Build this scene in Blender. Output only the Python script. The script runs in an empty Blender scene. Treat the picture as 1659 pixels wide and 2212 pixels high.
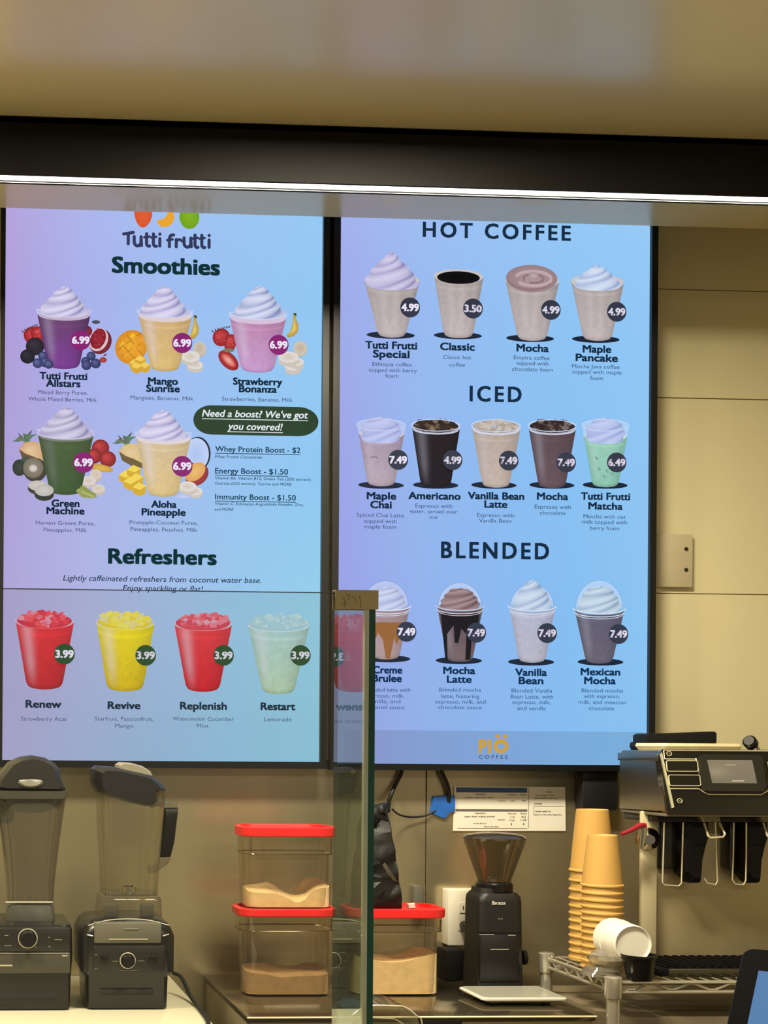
import bpy, bmesh, math, random
from mathutils import Vector, Matrix, Euler
random.seed(7)
SC = bpy.context.scene
COL = SC.collection

# ------------------------------------------------------------------ camera
F = 2900.0                       # focal length in pixels of the 1659 x 2212 frame
CX, CY = 61.0, 1605.0            # principal point (the photo is a crop of a larger frame)
CAMZ = 1.45
cam_d = bpy.data.cameras.new('camera')
cam = bpy.data.objects.new('camera', cam_d)
COL.objects.link(cam)
cam_d.sensor_fit = 'AUTO'
cam_d.sensor_width = 36.0
cam_d.lens = F / 2212.0 * 36.0
cam_d.shift_x = (829.5 - CX) / 2212.0
cam_d.shift_y = (CY - 1106.0) / 2212.0
cam_d.clip_start = 0.05
YAW, ROLL = math.radians(3.02), 0.0068
RM = Matrix.Rotation(-YAW, 3, 'Z') @ Matrix.Rotation(math.pi / 2, 3, 'X') @ Matrix.Rotation(ROLL, 3, 'Z')
cam.matrix_world = Matrix.Translation((0, 0, CAMZ)) @ RM.to_4x4()
SC.camera = cam

def P(px, py, d):
    """world point at depth d (metres along +Y from the camera) seen at pixel px, py"""
    v = RM @ Vector(((px - CX) / F, -(py - CY) / F, -1.0))
    v *= d / v.y
    return Vector((v.x, d, CAMZ + v.z))
def S(d):
    return d / F

# ------------------------------------------------------------------ view, world, lights
SC.view_settings.view_transform = 'Standard'
SC.view_settings.look = 'None'
SC.view_settings.exposure = 0.0
SC.view_settings.gamma = 1.0
try:
    SC.cycles.transparent_max_bounces = 40
    SC.cycles.max_bounces = 10
    SC.cycles.sample_clamp_indirect = 6.0
except Exception:
    pass

def lin(c):
    c = c / 255.0
    return c / 12.92 if c <= 0.04045 else ((c + 0.055) / 1.055) ** 2.4
def rgb(r, g, b):
    return (lin(r), lin(g), lin(b), 1.0)

W = bpy.data.worlds.new('world'); SC.world = W; W.use_nodes = True
bg = W.node_tree.nodes['Background']
bg.inputs[0].default_value = (1.0, 0.88, 0.68, 1); bg.inputs[1].default_value = 0.19

def area(name, loc, sx, sy, power, col, rot=(0, 0, 0)):
    l = bpy.data.lights.new(name, 'AREA'); l.shape = 'RECTANGLE'; l.size = sx; l.size_y = sy
    l.energy = power; l.color = col
    o = bpy.data.objects.new(name, l); o.location = loc; o.rotation_euler = rot; COL.objects.link(o)
    return o
WARM = (1.0, 0.90, 0.68)
# ceiling lamps over the service aisle and over the shop floor
for i, x in enumerate((-0.55, 0.75)):
    area('aisle_lamp', (x, 2.03, 2.585), 0.45, 0.22, 56, WARM)
area('shop_lamp', (1.5, -0.9, 2.585), 2.4, 0.4, 56, WARM)

# ------------------------------------------------------------------ materials
MATS = {}
def _bsdf(name):
    m = bpy.data.materials.new(name); m.use_nodes = True
    return m, m.node_tree, m.node_tree.nodes['Principled BSDF']
def pm(name, col, rough=0.5, metal=0.0, var=0.08, scale=18.0, bump=0.0, spec=0.5, coat=0.0, stretch=(1, 1, 1), ior=1.5):
    """principled surface with a little procedural variation"""
    if name in MATS: return MATS[name]
    m, nt, b = _bsdf(name)
    b.inputs['Roughness'].default_value = rough; b.inputs['Metallic'].default_value = metal
    b.inputs['Specular IOR Level'].default_value = spec; b.inputs['Coat Weight'].default_value = coat
    b.inputs['IOR'].default_value = ior
    tc = nt.nodes.new('ShaderNodeTexCoord'); mp = nt.nodes.new('ShaderNodeMapping')
    mp.inputs['Scale'].default_value = stretch
    nz = nt.nodes.new('ShaderNodeTexNoise'); nz.inputs['Scale'].default_value = scale; nz.inputs['Detail'].default_value = 4
    nt.links.new(tc.outputs['Object'], mp.inputs[0]); nt.links.new(mp.outputs[0], nz.inputs['Vector'])
    rp = nt.nodes.new('ShaderNodeValToRGB')
    c = [lin(v) for v in col]
    rp.color_ramp.elements[0].position = 0.3; rp.color_ramp.elements[1].position = 0.7
    rp.color_ramp.elements[0].color = (*[v * (1 - var) for v in c], 1)
    rp.color_ramp.elements[1].color = (*[min(1, v * (1 + var)) for v in c], 1)
    nt.links.new(nz.outputs['Fac'], rp.inputs[0]); nt.links.new(rp.outputs[0], b.inputs['Base Color'])
    if bump:
        bp = nt.nodes.new('ShaderNodeBump'); bp.inputs['Strength'].default_value = bump; bp.inputs['Distance'].default_value = 0.004
        nt.links.new(nz.outputs['Fac'], bp.inputs['Height']); nt.links.new(bp.outputs[0], b.inputs['Normal'])
    MATS[name] = m
    return m
def clear(name, tint, f0=0.04, rough=0.0, haze=0.0, hazecol=(200, 195, 180), edge=1.0):
    """clear sheet: transparent, with a Schlick reflection and optional milky haze"""
    if name in MATS: return MATS[name]
    m = bpy.data.materials.new(name); m.use_nodes = True; nt = m.node_tree; nt.nodes.clear()
    N = nt.nodes.new; L = nt.links.new
    out = N('ShaderNodeOutputMaterial'); mix = N('ShaderNodeMixShader')
    tr = N('ShaderNodeBsdfTransparent'); gl = N('ShaderNodeBsdfGlossy'); gl.inputs['Roughness'].default_value = rough
    nz = N('ShaderNodeTexNoise'); nz.inputs['Scale'].default_value = 7.0
    mc = N('ShaderNodeMixRGB'); mc.inputs[1].default_value = rgb(*tint); t2 = [max(0, v - 6) for v in tint]; mc.inputs[2].default_value = rgb(*t2)
    L(nz.outputs['Fac'], mc.inputs[0]); L(mc.outputs[0], tr.inputs[0])
    lw = N('ShaderNodeLayerWeight'); lw.inputs[0].default_value = 0.5
    pw = N('ShaderNodeMath'); pw.operation = 'POWER'; pw.inputs[1].default_value = 5.0
    ma = N('ShaderNodeMath'); ma.operation = 'MULTIPLY_ADD'; ma.inputs[1].default_value = edge * (1 - f0); ma.inputs[2].default_value = f0
    L(lw.outputs['Facing'], pw.inputs[0]); L(pw.outputs[0], ma.inputs[0]); L(ma.outputs[0], mix.inputs[0])
    base = tr
    if haze:
        df = N('ShaderNodeBsdfDiffuse'); df.inputs[0].default_value = rgb(*hazecol)
        hm = N('ShaderNodeMixShader'); hm.inputs[0].default_value = haze
        L(tr.outputs[0], hm.inputs[1]); L(df.outputs[0], hm.inputs[2]); base = hm
    L(base.outputs[0], mix.inputs[1]); L(gl.outputs[0], mix.inputs[2]); L(mix.outputs[0], out.inputs[0])
    MATS[name] = m
    return m
def glow(name, col, strength):
    if name in MATS: return MATS[name]
    m, nt, b = _bsdf(name)
    b.inputs['Base Color'].default_value = (*col, 1); b.inputs['Emission Color'].default_value = (*col, 1)
    b.inputs['Emission Strength'].default_value = strength
    MATS[name] = m
    return m
def screen_mat(name, rough=0.6):
    m, nt, b = _bsdf(name)
    b.inputs['Base Color'].default_value = (0.003, 0.003, 0.004, 1); b.inputs['Roughness'].default_value = rough
    b.inputs['Specular IOR Level'].default_value = 0.05
    a = nt.nodes.new('ShaderNodeVertexColor'); a.layer_name = 'Col'
    nt.links.new(a.outputs[0], b.inputs['Emission Color']); b.inputs['Emission Strength'].default_value = 1.0
    MATS[name] = m
    return m

# ------------------------------------------------------------------ mesh helpers
def wloc(o):
    v = Vector((0, 0, 0))
    while o: v += Vector(o.location); o = o.parent
    return v
def obj(name, bm, m, parent=None, smooth=35.0, weld=True):
    """link a bmesh (in world coordinates) as ONE mesh object"""
    if weld: bmesh.ops.remove_doubles(bm, verts=bm.verts, dist=1e-6)
    bmesh.ops.recalc_face_normals(bm, faces=bm.faces)
    if parent: bmesh.ops.translate(bm, verts=bm.verts, vec=-wloc(parent))
    me = bpy.data.meshes.new(name); bm.to_mesh(me); bm.free()
    for x in (m if isinstance(m, (list, tuple)) else [m]): me.materials.append(x)
    if smooth:
        me.polygons.foreach_set('use_smooth', [True] * len(me.polygons))
        me.set_sharp_from_angle(angle=math.radians(smooth))
    o = bpy.data.objects.new(name, me); COL.objects.link(o)
    if parent: o.parent = parent
    return o
def tag(o, label, cat, group=None, kind=None):
    if label: o['label'] = label
    if cat: o['category'] = cat
    if group: o['group'] = group
    if kind: o['kind'] = kind
    return o
def thing(name, label, cat, loc, group=None):
    o = bpy.data.objects.new(name, None); o.empty_display_size = 0.05; o.location = loc; COL.objects.link(o)
    return tag(o, label, cat, group)
def struct(name, bm, m, label=None, **k):
    o = obj(name, bm, m, None, **k); o['kind'] = 'structure'
    if label: o['label'] = label
    return o
def NB(): return bmesh.new()
def box(bm, x0, x1, y0, y1, z0, z1, bevel=0.0, seg=2, mi=0):
    vs = [bm.verts.new((x, y, z)) for z in (z0, z1) for y in (y0, y1) for x in (x0, x1)]
    fs = [bm.faces.new([vs[i] for i in q]) for q in ((0, 1, 3, 2), (4, 6, 7, 5), (0, 4, 5, 1), (2, 3, 7, 6), (0, 2, 6, 4), (1, 5, 7, 3))]
    for f in fs: f.material_index = mi
    if bevel:
        es = list({e for f in fs for e in f.edges})
        r = bmesh.ops.bevel(bm, geom=es, offset=bevel, segments=seg, profile=0.5, affect='EDGES', clamp_overlap=True)
        for f in r['faces']: f.material_index = mi
    return bm
def loft(bm, rings, cap0=True, cap1=True, closed=False, mi=0):
    """skin a list of rings (each a list of points, same count)"""
    R = [[bm.verts.new(p) for p in r] for r in rings]
    n = len(R[0])
    pairs = list(zip(R, R[1:])) + ([(R[-1], R[0])] if closed else [])
    for a, b in pairs:
        for i in range(n):
            f = bm.faces.new((a[i], a[(i + 1) % n], b[(i + 1) % n], b[i])); f.material_index = mi
    if cap0 and not closed: bm.faces.new(R[0][::-1]).material_index = mi
    if cap1 and not closed: bm.faces.new(R[-1]).material_index = mi
    return bm
def rrect(cx, cy, w, h, r, n=5):
    """rounded rectangle outline, counter-clockwise"""
    r = min(r, w / 2 - 1e-5, h / 2 - 1e-5); out = []
    for k, (sx, sy) in enumerate(((1, 1), (-1, 1), (-1, -1), (1, -1))):
        for i in range(n + 1):
            a = math.pi / 2 * (k + i / n)
            out.append((cx + sx * (w / 2 - r) + r * math.cos(a), cy + sy * (h / 2 - r) + r * math.sin(a)))
    return out
def rl(bm, secs, cap0=True, cap1=True, n=5, mi=0):
    """loft of horizontal rounded rectangles: (cx, cy, w, d, r, z)"""
    return loft(bm, [[(x, y, z) for x, y in rrect(cx, cy, w, d, r, n)] for cx, cy, w, d, r, z in secs], cap0, cap1, mi=mi)
def frame_of(d):
    d = Vector(d).normalized(); u = d.orthogonal().normalized(); return u, d.cross(u), d
def lathe(bm, prof, c, axis=(0, 0, 1), seg=32, cap0=False, cap1=False, mi=0):
    """profile of (radius, height along axis)"""
    u, v, w = frame_of(axis); c = Vector(c)
    return loft(bm, [[c + w * h + u * (max(r, 1e-5) * math.cos(2 * math.pi * i / seg)) + v * (max(r, 1e-5) * math.sin(2 * math.pi * i / seg))
                      for i in range(seg)] for r, h in prof], cap0, cap1, mi=mi)
def smooth_pts(pts, k=6):
    pts = [Vector(p) for p in pts]
    if len(pts) < 3: return pts
    out = []
    q = [2 * pts[0] - pts[1]] + pts + [2 * pts[-1] - pts[-2]]
    for i in range(1, len(q) - 2):
        for j in range(k):
            t = j / k
            a, b, c, d = q[i - 1], q[i], q[i + 1], q[i + 2]
            out.append(0.5 * (2 * b + (c - a) * t + (2 * a - 5 * b + 4 * c - d) * t * t + (3 * b - a - 3 * c + d) * t ** 3))
    return out + [pts[-1]]
def tube(bm, pts, r, seg=8, cap=True, mi=0, closed=False):
    pts = [Vector(p) for p in pts]; n = len(pts)
    rs = r if isinstance(r, (list, tuple)) else [r] * n
    rings = []; u = None
    for i, p in enumerate(pts):
        if closed: t = pts[(i + 1) % n] - pts[i - 1]
        else: t = pts[min(i + 1, n - 1)] - pts[max(i - 1, 0)]
        t.normalize()
        u = t.orthogonal().normalized() if u is None else (u - t * u.dot(t)).normalized()
        w = t.cross(u)
        rings.append([p + (u * math.cos(2 * math.pi * k / seg) + w * math.sin(2 * math.pi * k / seg)) * rs[i] for k in range(seg)])
    return loft(bm, rings, cap, cap, closed=closed, mi=mi)
def pillow(bm, poly, d0, d1, ins=((0, .8), (.12, .95), (.3, 1), (.7, 1), (.88, .95), (1, .8)), dref=None, mi=0):
    """a solid with a traced front outline (pixels at depth dref), real thickness d0..d1 and rounded front and back"""
    dref = dref or d0
    w = [P(x, y, dref) for x, y in poly]
    cx = sum(p.x for p in w) / len(w); cz = sum(p.z for p in w) / len(w)
    return loft(bm, [[(cx + (p.x - cx) * k, d0 + (d1 - d0) * t, cz + (p.z - cz) * k) for p in w] for t, k in ins], mi=mi)
def pbox(bm, x0, y0, x1, y1, d0, d1, bevel=0.0, mi=0, seg=2):
    """box whose front face at depth d0 fills the pixel rectangle"""
    a = P((x0 + x1) / 2, (y0 + y1) / 2, d0); s = S(d0)
    hw, hh = abs(x1 - x0) / 2 * s, abs(y1 - y0) / 2 * s
    return box(bm, a.x - hw, a.x + hw, d0, d1, a.z - hh, a.z + hh, bevel, seg, mi)
def ellipse_pts(cx, cy, rx, ry, n=24, rot=0.0):
    return [(cx + rx * math.cos(a) * math.cos(rot) - ry * math.sin(a) * math.sin(rot),
             cy + rx * math.cos(a) * math.sin(rot) + ry * math.sin(a) * math.cos(rot)) for a in [2 * math.pi * i / n for i in range(n)]]

_txt = {}
def glyphs(s, bold=0.0, shear=0.0, track=1.0):
    """flat text outline: (verts 2d, faces, width) with capital height 1"""
    key = (s, bold, shear, track)
    if key in _txt: return _txt[key]
    cu = bpy.data.curves.new('text', 'FONT'); cu.body = s; cu.offset = bold; cu.shear = shear; cu.space_character = track
    cu.resolution_u = 3
    o = bpy.data.objects.new('text', cu); COL.objects.link(o)
    dg = bpy.context.evaluated_depsgraph_get()
    me = bpy.data.meshes.new_from_object(o.evaluated_get(dg))
    vs = [(v.co.x, v.co.y) for v in me.vertices]; fs = [tuple(p.vertices) for p in me.polygons]
    bpy.data.objects.remove(o); bpy.data.curves.remove(cu); bpy.data.meshes.remove(me)
    x0 = min(v[0] for v in vs); x1 = max(v[0] for v in vs); k = 1 / 0.682
    _txt[key] = ([((x - x0) * k, y * k) for x, y in vs], fs, (x1 - x0) * k)
    return _txt[key]
def text3d(bm, s, org, right, up, h, w=None, bold=0.0, shear=0.0, track=1.0, mi=0):
    """flat lettering laid on a surface, starting at org"""
    vs, fs, gw = glyphs(s, bold, shear, track); kx = (w / gw) if w else h
    V = [bm.verts.new(Vector(org) + Vector(right) * x * kx + Vector(up) * y * h) for x, y in vs]
    for f in fs:
        try: bm.faces.new([V[i] for i in f]).material_index = mi
        except ValueError: pass
    return bm

class Screen:
    """flat picture of a lit display: coloured polygons in thin layers, one mesh"""
    STEP = 0.00012
    def __init__(self, d): self.d = d; self.V = []; self.C = []; self.Fc = []; self.lay = 0; self.s = S(d)
    def at(self, x, y): self.o = P(x, y, self.d); self.lay += 1; return self
    def up(self, n=1): self.lay += n; return self
    def v(self, x, y, c):
        self.V.append((self.o.x + x * self.s, self.d - min(self.lay, 40) * self.STEP, self.o.z - y * self.s)); self.C.append(c)
        return len(self.V) - 1
    def poly(self, pts, col):
        self.Fc.append([self.v(x, y, col) for x, y in pts])
    def fan(self, c, pts, ccol, ecol):
        i0 = self.v(c[0], c[1], ccol); ids = [self.v(x, y, ecol) for x, y in pts]
        for a, b in zip(ids, ids[1:] + ids[:1]): self.Fc.append([i0, a, b])
    def grid(self, fpos, fcol, nu, nv):
        ids = [[self.v(*fpos(i / nu, j / nv), fcol(i / nu, j / nv)) for i in range(nu + 1)] for j in range(nv + 1)]
        for j in range(nv):
            for i in range(nu): self.Fc.append([ids[j][i], ids[j][i + 1], ids[j + 1][i + 1], ids[j + 1][i]])
    def ell(self, x, y, rx, ry, col, edge=None, rot=0.0, n=22, off=(0, 0)):
        self.fan((x + off[0] * rx, y + off[1] * ry), ellipse_pts(x, y, rx, ry, n, rot), col, edge or col)
    def line(self, pts, w, col, cap=True):
        for (x0, y0), (x1, y1) in zip(pts, pts[1:]):
            L = math.hypot(x1 - x0, y1 - y0) or 1; nx, ny = -(y1 - y0) / L * w / 2, (x1 - x0) / L * w / 2
            self.poly([(x0 + nx, y0 + ny), (x1 + nx, y1 + ny), (x1 - nx, y1 - ny), (x0 - nx, y0 - ny)], col)
        if cap:
            for x, y in pts: self.ell(x, y, w / 2, w / 2, col, n=10)
    def text(self, s, x0, x1, yb, h, col, bold=0.0, shear=0.0, track=1.0, under=0):
        self.at((x0 + x1) / 2, yb); w = x1 - x0
        q = bold * h * 1.35                      # weight: the outline laid down again a hair to each side
        vs, fs, gw = glyphs(s, 0.0, shear, track); k = (w - 2 * q) / gw
        for ox, oy in (((q, q * .7), (-q, q * .7), (q, -q * .7), (-q, -q * .7), (0, 0)) if bold else ((0, 0),)):
            base = len(self.V)
            for x, y in vs: self.v(x * k - w / 2 + q + ox, -y * (h - q) - q * .5 + oy, col)
            for f in fs: self.Fc.append([base + i for i in f])
        if under: self.poly([(-w / 2, under), (w / 2, under), (w / 2, under + 1.6), (-w / 2, under + 1.6)], col)
    def build(self, name, m, parent):
        o0 = wloc(parent)
        me = bpy.data.meshes.new(name)
        me.from_pydata([tuple(Vector(v) - o0) for v in self.V], [], self.Fc)
        a = me.color_attributes.new('Col', 'FLOAT_COLOR', 'POINT')
        a.data.foreach_set('color', [x for c in self.C for x in c])
        me.materials.append(m)
        o = bpy.data.objects.new(name, me); COL.objects.link(o); o.parent = parent
        return o
def mix(a, b, t): return tuple(x + (y - x) * t for x, y in zip(a, b))
def sc(c, k): return (c[0] * k, c[1] * k, c[2] * k, 1.0)

# ------------------------------------------------------------------ the room
DW = 3.03                                    # painted back wall
ZC = P(1000, 2194, 2.56).z                   # service counter top
ZCEIL = P(700, 468, 2.92).z
ZBT = P(1000, 1640, DW).z                    # top of the steel backsplash
XL, XR, YB = -2.4, 3.4, -1.6
paint = pm('wall_paint', (206, 195, 154), 0.55, var=0.03, scale=3)
ceil_m = pm('gloss_ceiling', (196, 184, 146), 0.24, var=0.02, scale=2, spec=0.5, ior=2.15)
steel = pm('brushed_steel', (150, 140, 118), 0.34, 1.0, var=0.10, scale=6, stretch=(1, 1, 0.25))
steel_d = pm('backsplash_steel', (186, 175, 142), 0.26, 0.8, var=0.14, scale=4, stretch=(1, 1, 0.2))
chrome = pm('chrome', (206, 200, 186), 0.12, 1.0, var=0.03)
black = pm('black_plastic', (12, 12, 11), 0.34, var=0.1, spec=0.35)
black_soft = pm('soft_black', (16, 16, 14), 0.6, var=0.12, spec=0.25)
white_p = pm('white_plastic', (214, 208, 190), 0.4, var=0.03)

b = NB(); box(b, XL, XR, YB, 3.2, -0.1, 0); struct('floor', b, pm('floor_tile', (120, 108, 90), 0.4, var=0.1, scale=2))
# painted wall of wide boards with narrow dark joints
b = NB()
zj = [ZBT] + [P(1540, y, DW).z for y in (1283, 861, 627)] + [ZCEIL + 0.32]
for i, (z0, z1) in enumerate(zip(zj, zj[1:])):
    box(b, XL, XR, DW + 0.0012 * (i % 2), DW + 0.1, z0 + 0.0012, z1 - 0.0012, 0.0)
box(b, XL, XR, DW + 0.012, DW + 0.12, 0, ZCEIL + 0.32)
struct('wall_back', b, paint, smooth=0)
b = NB(); box(b, XL - 0.1, XL, YB, 3.15, 0, ZCEIL + 0.3); struct('wall_left', b, paint, smooth=0)
b = NB(); box(b, XR, XR + 0.1, YB, 3.15, 0, ZCEIL + 0.3); struct('wall_right', b, paint, smooth=0)
b = NB(); box(b, XL, XR, YB, 2.92, ZCEIL, ZCEIL + 0.28); struct('ceiling', b, ceil_m, smooth=0)
b = NB(); box(b, XL, XR, 2.86, 3.15, ZCEIL + 0.281, ZCEIL + 0.33); struct('trim_1', b, paint, smooth=0)  # unseen cap added over the wall slot to keep world light out
# stainless backsplash in two sheets meeting at a seam
xs = P(919, 1800, DW).x
for i, (x0, x1) in enumerate(((XL, xs - 0.001), (xs + 0.001, XR))):
    b = NB(); box(b, x0, x1, DW - 0.004, DW + 0.008, 0.75, ZBT, 0.001)
    struct('trim_%d' % (i + 2), b, steel_d, smooth=0)

# ------------------------------------------------------------------ light valance under the ceiling
dv = 2.49
z1 = ZCEIL; z0 = P(0, 376, dv).z
v = thing('light_valance', 'long black valance with a bright light strip under its lower edge', 'light', (0.5, dv + 0.02, z1))
b = NB(); box(b, XL + 0.02, XR - 0.02, dv, dv + 0.006, z0, z1 - 0.001, 0.001); box(b, XL + 0.02, XR - 0.02, dv + 0.038, dv + 0.044, z0, z1 - 0.001, 0.001)
box(b, XL + 0.02, XR - 0.02, dv, dv + 0.044, z1 - 0.012, z1 - 0.001)
obj('housing', b, pm('valance_black', (15, 14, 12), 0.6, var=0.1, spec=0.15), v, smooth=0)
b = NB(); box(b, XL + 0.03, XR - 0.03, dv + 0.006, dv + 0.038, z0 + 0.001, z0 + 0.012)
obj('light_strip', b, glow('led_strip', (1.0, 0.93, 0.76), 4.2), v, smooth=0)
b = NB(); box(b, XL + 0.03, XR - 0.03, dv + 0.0285, dv + 0.0296, z0 - 0.0015, z0 + 0.001)
obj('divider_rib', b, black, v, smooth=0)

# ------------------------------------------------------------------ menu screens
MENU = screen_mat('menu_display')
DTV = 2.97
def bilerp(G, u, v):
    ny = len(G) - 1; nx = len(G[0]) - 1
    x = min(max(u, 0), 1) * nx; y = min(max(v, 0), 1) * ny
    i = min(int(x), nx - 1); j = min(int(y), ny - 1)
    return mix(mix(G[j][i], G[j][i + 1], x - i), mix(G[j + 1][i], G[j + 1][i + 1], x - i), y - j)

def bg_at(scr, px, py):
    x0, y0, x1, y1, G = scr.bg
    return bilerp(G, (px - x0) / (x1 - x0), (py - y0) / (y1 - y0))

def tv(label, xl, xr, y_bot, bez, G, y_top_ref):
    """wall-mounted portrait screen; xl, xr = lit area edges at mid height"""
    a = P(xl[0], xl[1], DTV).x; b = P(xr[0], xr[1], DTV).x; zb = P((xl[0] + xr[0]) / 2, y_bot, DTV).z
    zt = zb + (b - a) * 16 / 9
    s = S(DTV); l, r, bt = [q * s for q in bez]
    root = thing('menu_screen', label, 'screen', ((a + b) / 2, 3.0, zb), 'menu screens on the back wall')
    fr = NB(); e = DTV - 0.004
    for q in ((a - l, a, zb - bt, zt + 0.02), (b, b + r, zb - bt, zt + 0.02), (a, b, zb - bt, zb), (a, b, zt, zt + 0.02)):
        box(fr, q[0], q[1], e, DTV + 0.02, q[2], q[3], 0.0)
    box(fr, a - l + 0.004, b + r - 0.004, DTV + 0.018, 3.015, zb - bt + 0.004, zt + 0.016, 0.0)
    obj('screen_frame', fr, pm('tv_black', (14, 15, 16), 0.32, spec=0.4), root, smooth=0)
    scr = Screen(DTV + 0.0065)
    scr.root = root
    scr.bg = (xl[0], y_top_ref, xr[0], y_bot, G)
    nx, ny = 24, 40
    scr.o = Vector((0, DTV, 0)); sv = scr.s; scr.s = 1.0
    scr.grid(lambda u, v: (a + (b - a) * u, -(zt + (zb - zt) * v)), lambda u, v: bilerp(G, u, v), nx, ny)
    scr.s = sv
    return scr

INK = rgb(22, 44, 62); INK2 = rgb(52, 74, 110)
def lines(scr, *rows, col=INK2, h=8.5, **k):
    for s, x0, x1, yb in rows: scr.lay = 1; scr.text(s, x0, x1, yb, h, col, **k)
def names(scr, *rows, col=INK, h=15.5):
    for s, x0, x1, yb in rows: scr.lay = 1; scr.text(s, x0, x1, yb, h, col, bold=0.042)
def price(scr, x, y, r, col, s):
    scr.at(x, y).up(14); scr.ell(0, 0, r, r, col, n=36)
    scr.lay += 1
    w = 1.78 * r; scr.text(s, x - w / 2, x + w / 2, y + 0.36 * r, 0.74 * r, rgb(232, 226, 244), bold=0.045)

def cup(scr, ax, ay, h, wt, wb, top, bot, liquid=1.0, edge=0.30, sheen=0.30, sheencol=None, bend=0.105, ribs=0, spots=0, rnd=None):
    """tapered tumbler standing at ax, ay; liquid = filled share of its height"""
    scr.at(ax, ay); sheencol = sheencol or rgb(230, 226, 245)
    if liquid < 0.97:                            # clear wall of the tumbler above the drink, and the drink's surface
        g = mix(bg_at(scr, ax, ay - h), rgb(226, 226, 242), 0.34); wl = wb + (wt - wb) * liquid
        scr.poly([(-wl / 2, -h * liquid), (-wt / 2, -h), (wt / 2, -h), (wl / 2, -h * liquid)], g); scr.lay += 0.4
        scr.ell(0, -h * liquid, wl / 2, bend * wl, mix(top, sheencol, 0.55)); scr.lay += 0.4
    R = random.Random(rnd if rnd is not None else int(ax * 7 + ay))
    nz = [[R.uniform(-1, 1) for _ in range(13)] for _ in range(17)]
    def pos(u, v):
        x = 2 * u - 1; w = wb + (wt - wb) * v
        if v < 0.06: w *= 0.95 + 0.05 * math.sin(v / 0.06 * 1.5708)
        q = math.sqrt(max(0, 1 - x * x)); bb = 0.14 + (bend - 0.14) * v
        return (x * w / 2, -h * v + bb * w * q - 0.14 * wb * (1 - v))
    def colr(u, v):
        x = 2 * u - 1; c = mix(bot, top, v)
        k = 1 - edge * abs(x) ** 2.4 - 0.10 * max(0, x)
        k *= 1 + 0.05 * nz[int(v * 16)][int(u * 12)]
        if v < 0.08: k *= 0.72 + 3.4 * v
        if 0.865 < v < 0.89: k *= 1.14
        if ribs: k *= 1 + 0.06 * math.sin(u * ribs) * (v > 0.25)
        c = sc(c, k)
        return mix(c, sheencol, sheen * math.exp(-((x + 0.62) / 0.2) ** 2) * min(1, v * 2.5))
    scr.grid(lambda u, v: pos(u, v * liquid), lambda u, v: colr(u, v), 20, 26)
    return pos

def rimring(scr, ax, y, w, col, t=1.6, k=0.12, half=False):
    scr.at(ax, y)
    n = 30; pts = [(w / 2 * math.cos(a), w * k * math.sin(a)) for a in [math.pi * i / n * (1 if half else 2) for i in range(n + 1)]]
    scr.line(pts, t, col, cap=False)

def cream(scr, ax, ay, w, h, lo, hi, dark, turns=4.2, lean=0.0, peak=1.0, prof=None, soft=0.9):
    """swirled topping: silhouette of stacked lobes with slanting ridges"""
    scr.at(ax, ay)
    prof = prof or (lambda v: (0.10 + 0.90 * v ** 0.85))
    def pos(u, v):
        x = 2 * u - 1; k = prof(v) * (1 + 0.05 * math.sin((v ** 0.85) * turns * 2 * math.pi + (2.2 if x > 0 else 5.2)))
        if v < 0.04: k *= 0.35
        return (x * w / 2 * k + lean * (1 - v), -h * (1 - v) + 0.10 * w * v * (math.sqrt(max(0, 1 - x * x)) - 0.35))
    def colr(u, v):
        x = 2 * u - 1
        ph = (v ** 0.85) * turns + 0.85 * x * (0.25 + 0.9 * v) - 0.22 * math.sqrt(max(0, 1 - x * x)) + 0.16 * math.sin(2.3 * x + 9 * v + ax)
        f = ph - math.floor(ph)
        r = math.exp(-((f - 0.16) / 0.13) ** 2)
        g = max(0.0, 1 - abs(f - 0.62) / 0.4)
        c = mix(lo, hi, g * soft)
        c = mix(c, dark, r * (0.22 + 0.6 * max(0, x + 0.25)))
        c = mix(c, dark, 0.22 * max(0, x) ** 1.5)
        return sc(c, 1 - 0.10 * abs(x) ** 3)
    scr.grid(pos, colr, 30, 64)

def dome(scr, ax, ay, w, h, bgc):
    """clear dome lid: faint sheen with a thin outline"""
    scr.at(ax, ay); n = 26
    pts = [(w / 2 * math.cos(a), -h * math.sin(a)) for a in [math.pi * i / n for i in range(n + 1)]]
    scr.fan((0, -h * 0.3), pts, mix(bgc, (0.75, 0.75, 0.85, 1), 0.25), mix(bgc, (0.8, 0.85, 0.95, 1), 0.35))
    scr.up(); scr.line(pts, 1.2, mix(bgc, (0.16, 0.22, 0.42, 1), 0.42), cap=False)

def cubes(scr, ax, ay, w, h, cols, n=46, rnd=1):
    """heap of ice seen through the rim"""
    R = random.Random(rnd); scr.at(ax, ay)
    for i in range(n):
        a = R.uniform(0, 2 * math.pi); r = math.sqrt(R.random()); x = r * math.cos(a) * w / 2; y = r * math.sin(a) * h / 2
        q = R.uniform(4.5, 10.5); t = R.uniform(0, 3); c = cols[R.randrange(len(cols))]
        scr.lay += 0.05; c = mix(c, cols[0], 0.35)
        if y < -h * 0.42: q *= 0.7
        scr.poly([(x + q * math.cos(t + k * 1.57 + R.uniform(-.25, .25)), y + q * 0.7 * math.sin(t + k * 1.57)) for k in range(4)], c)

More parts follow.
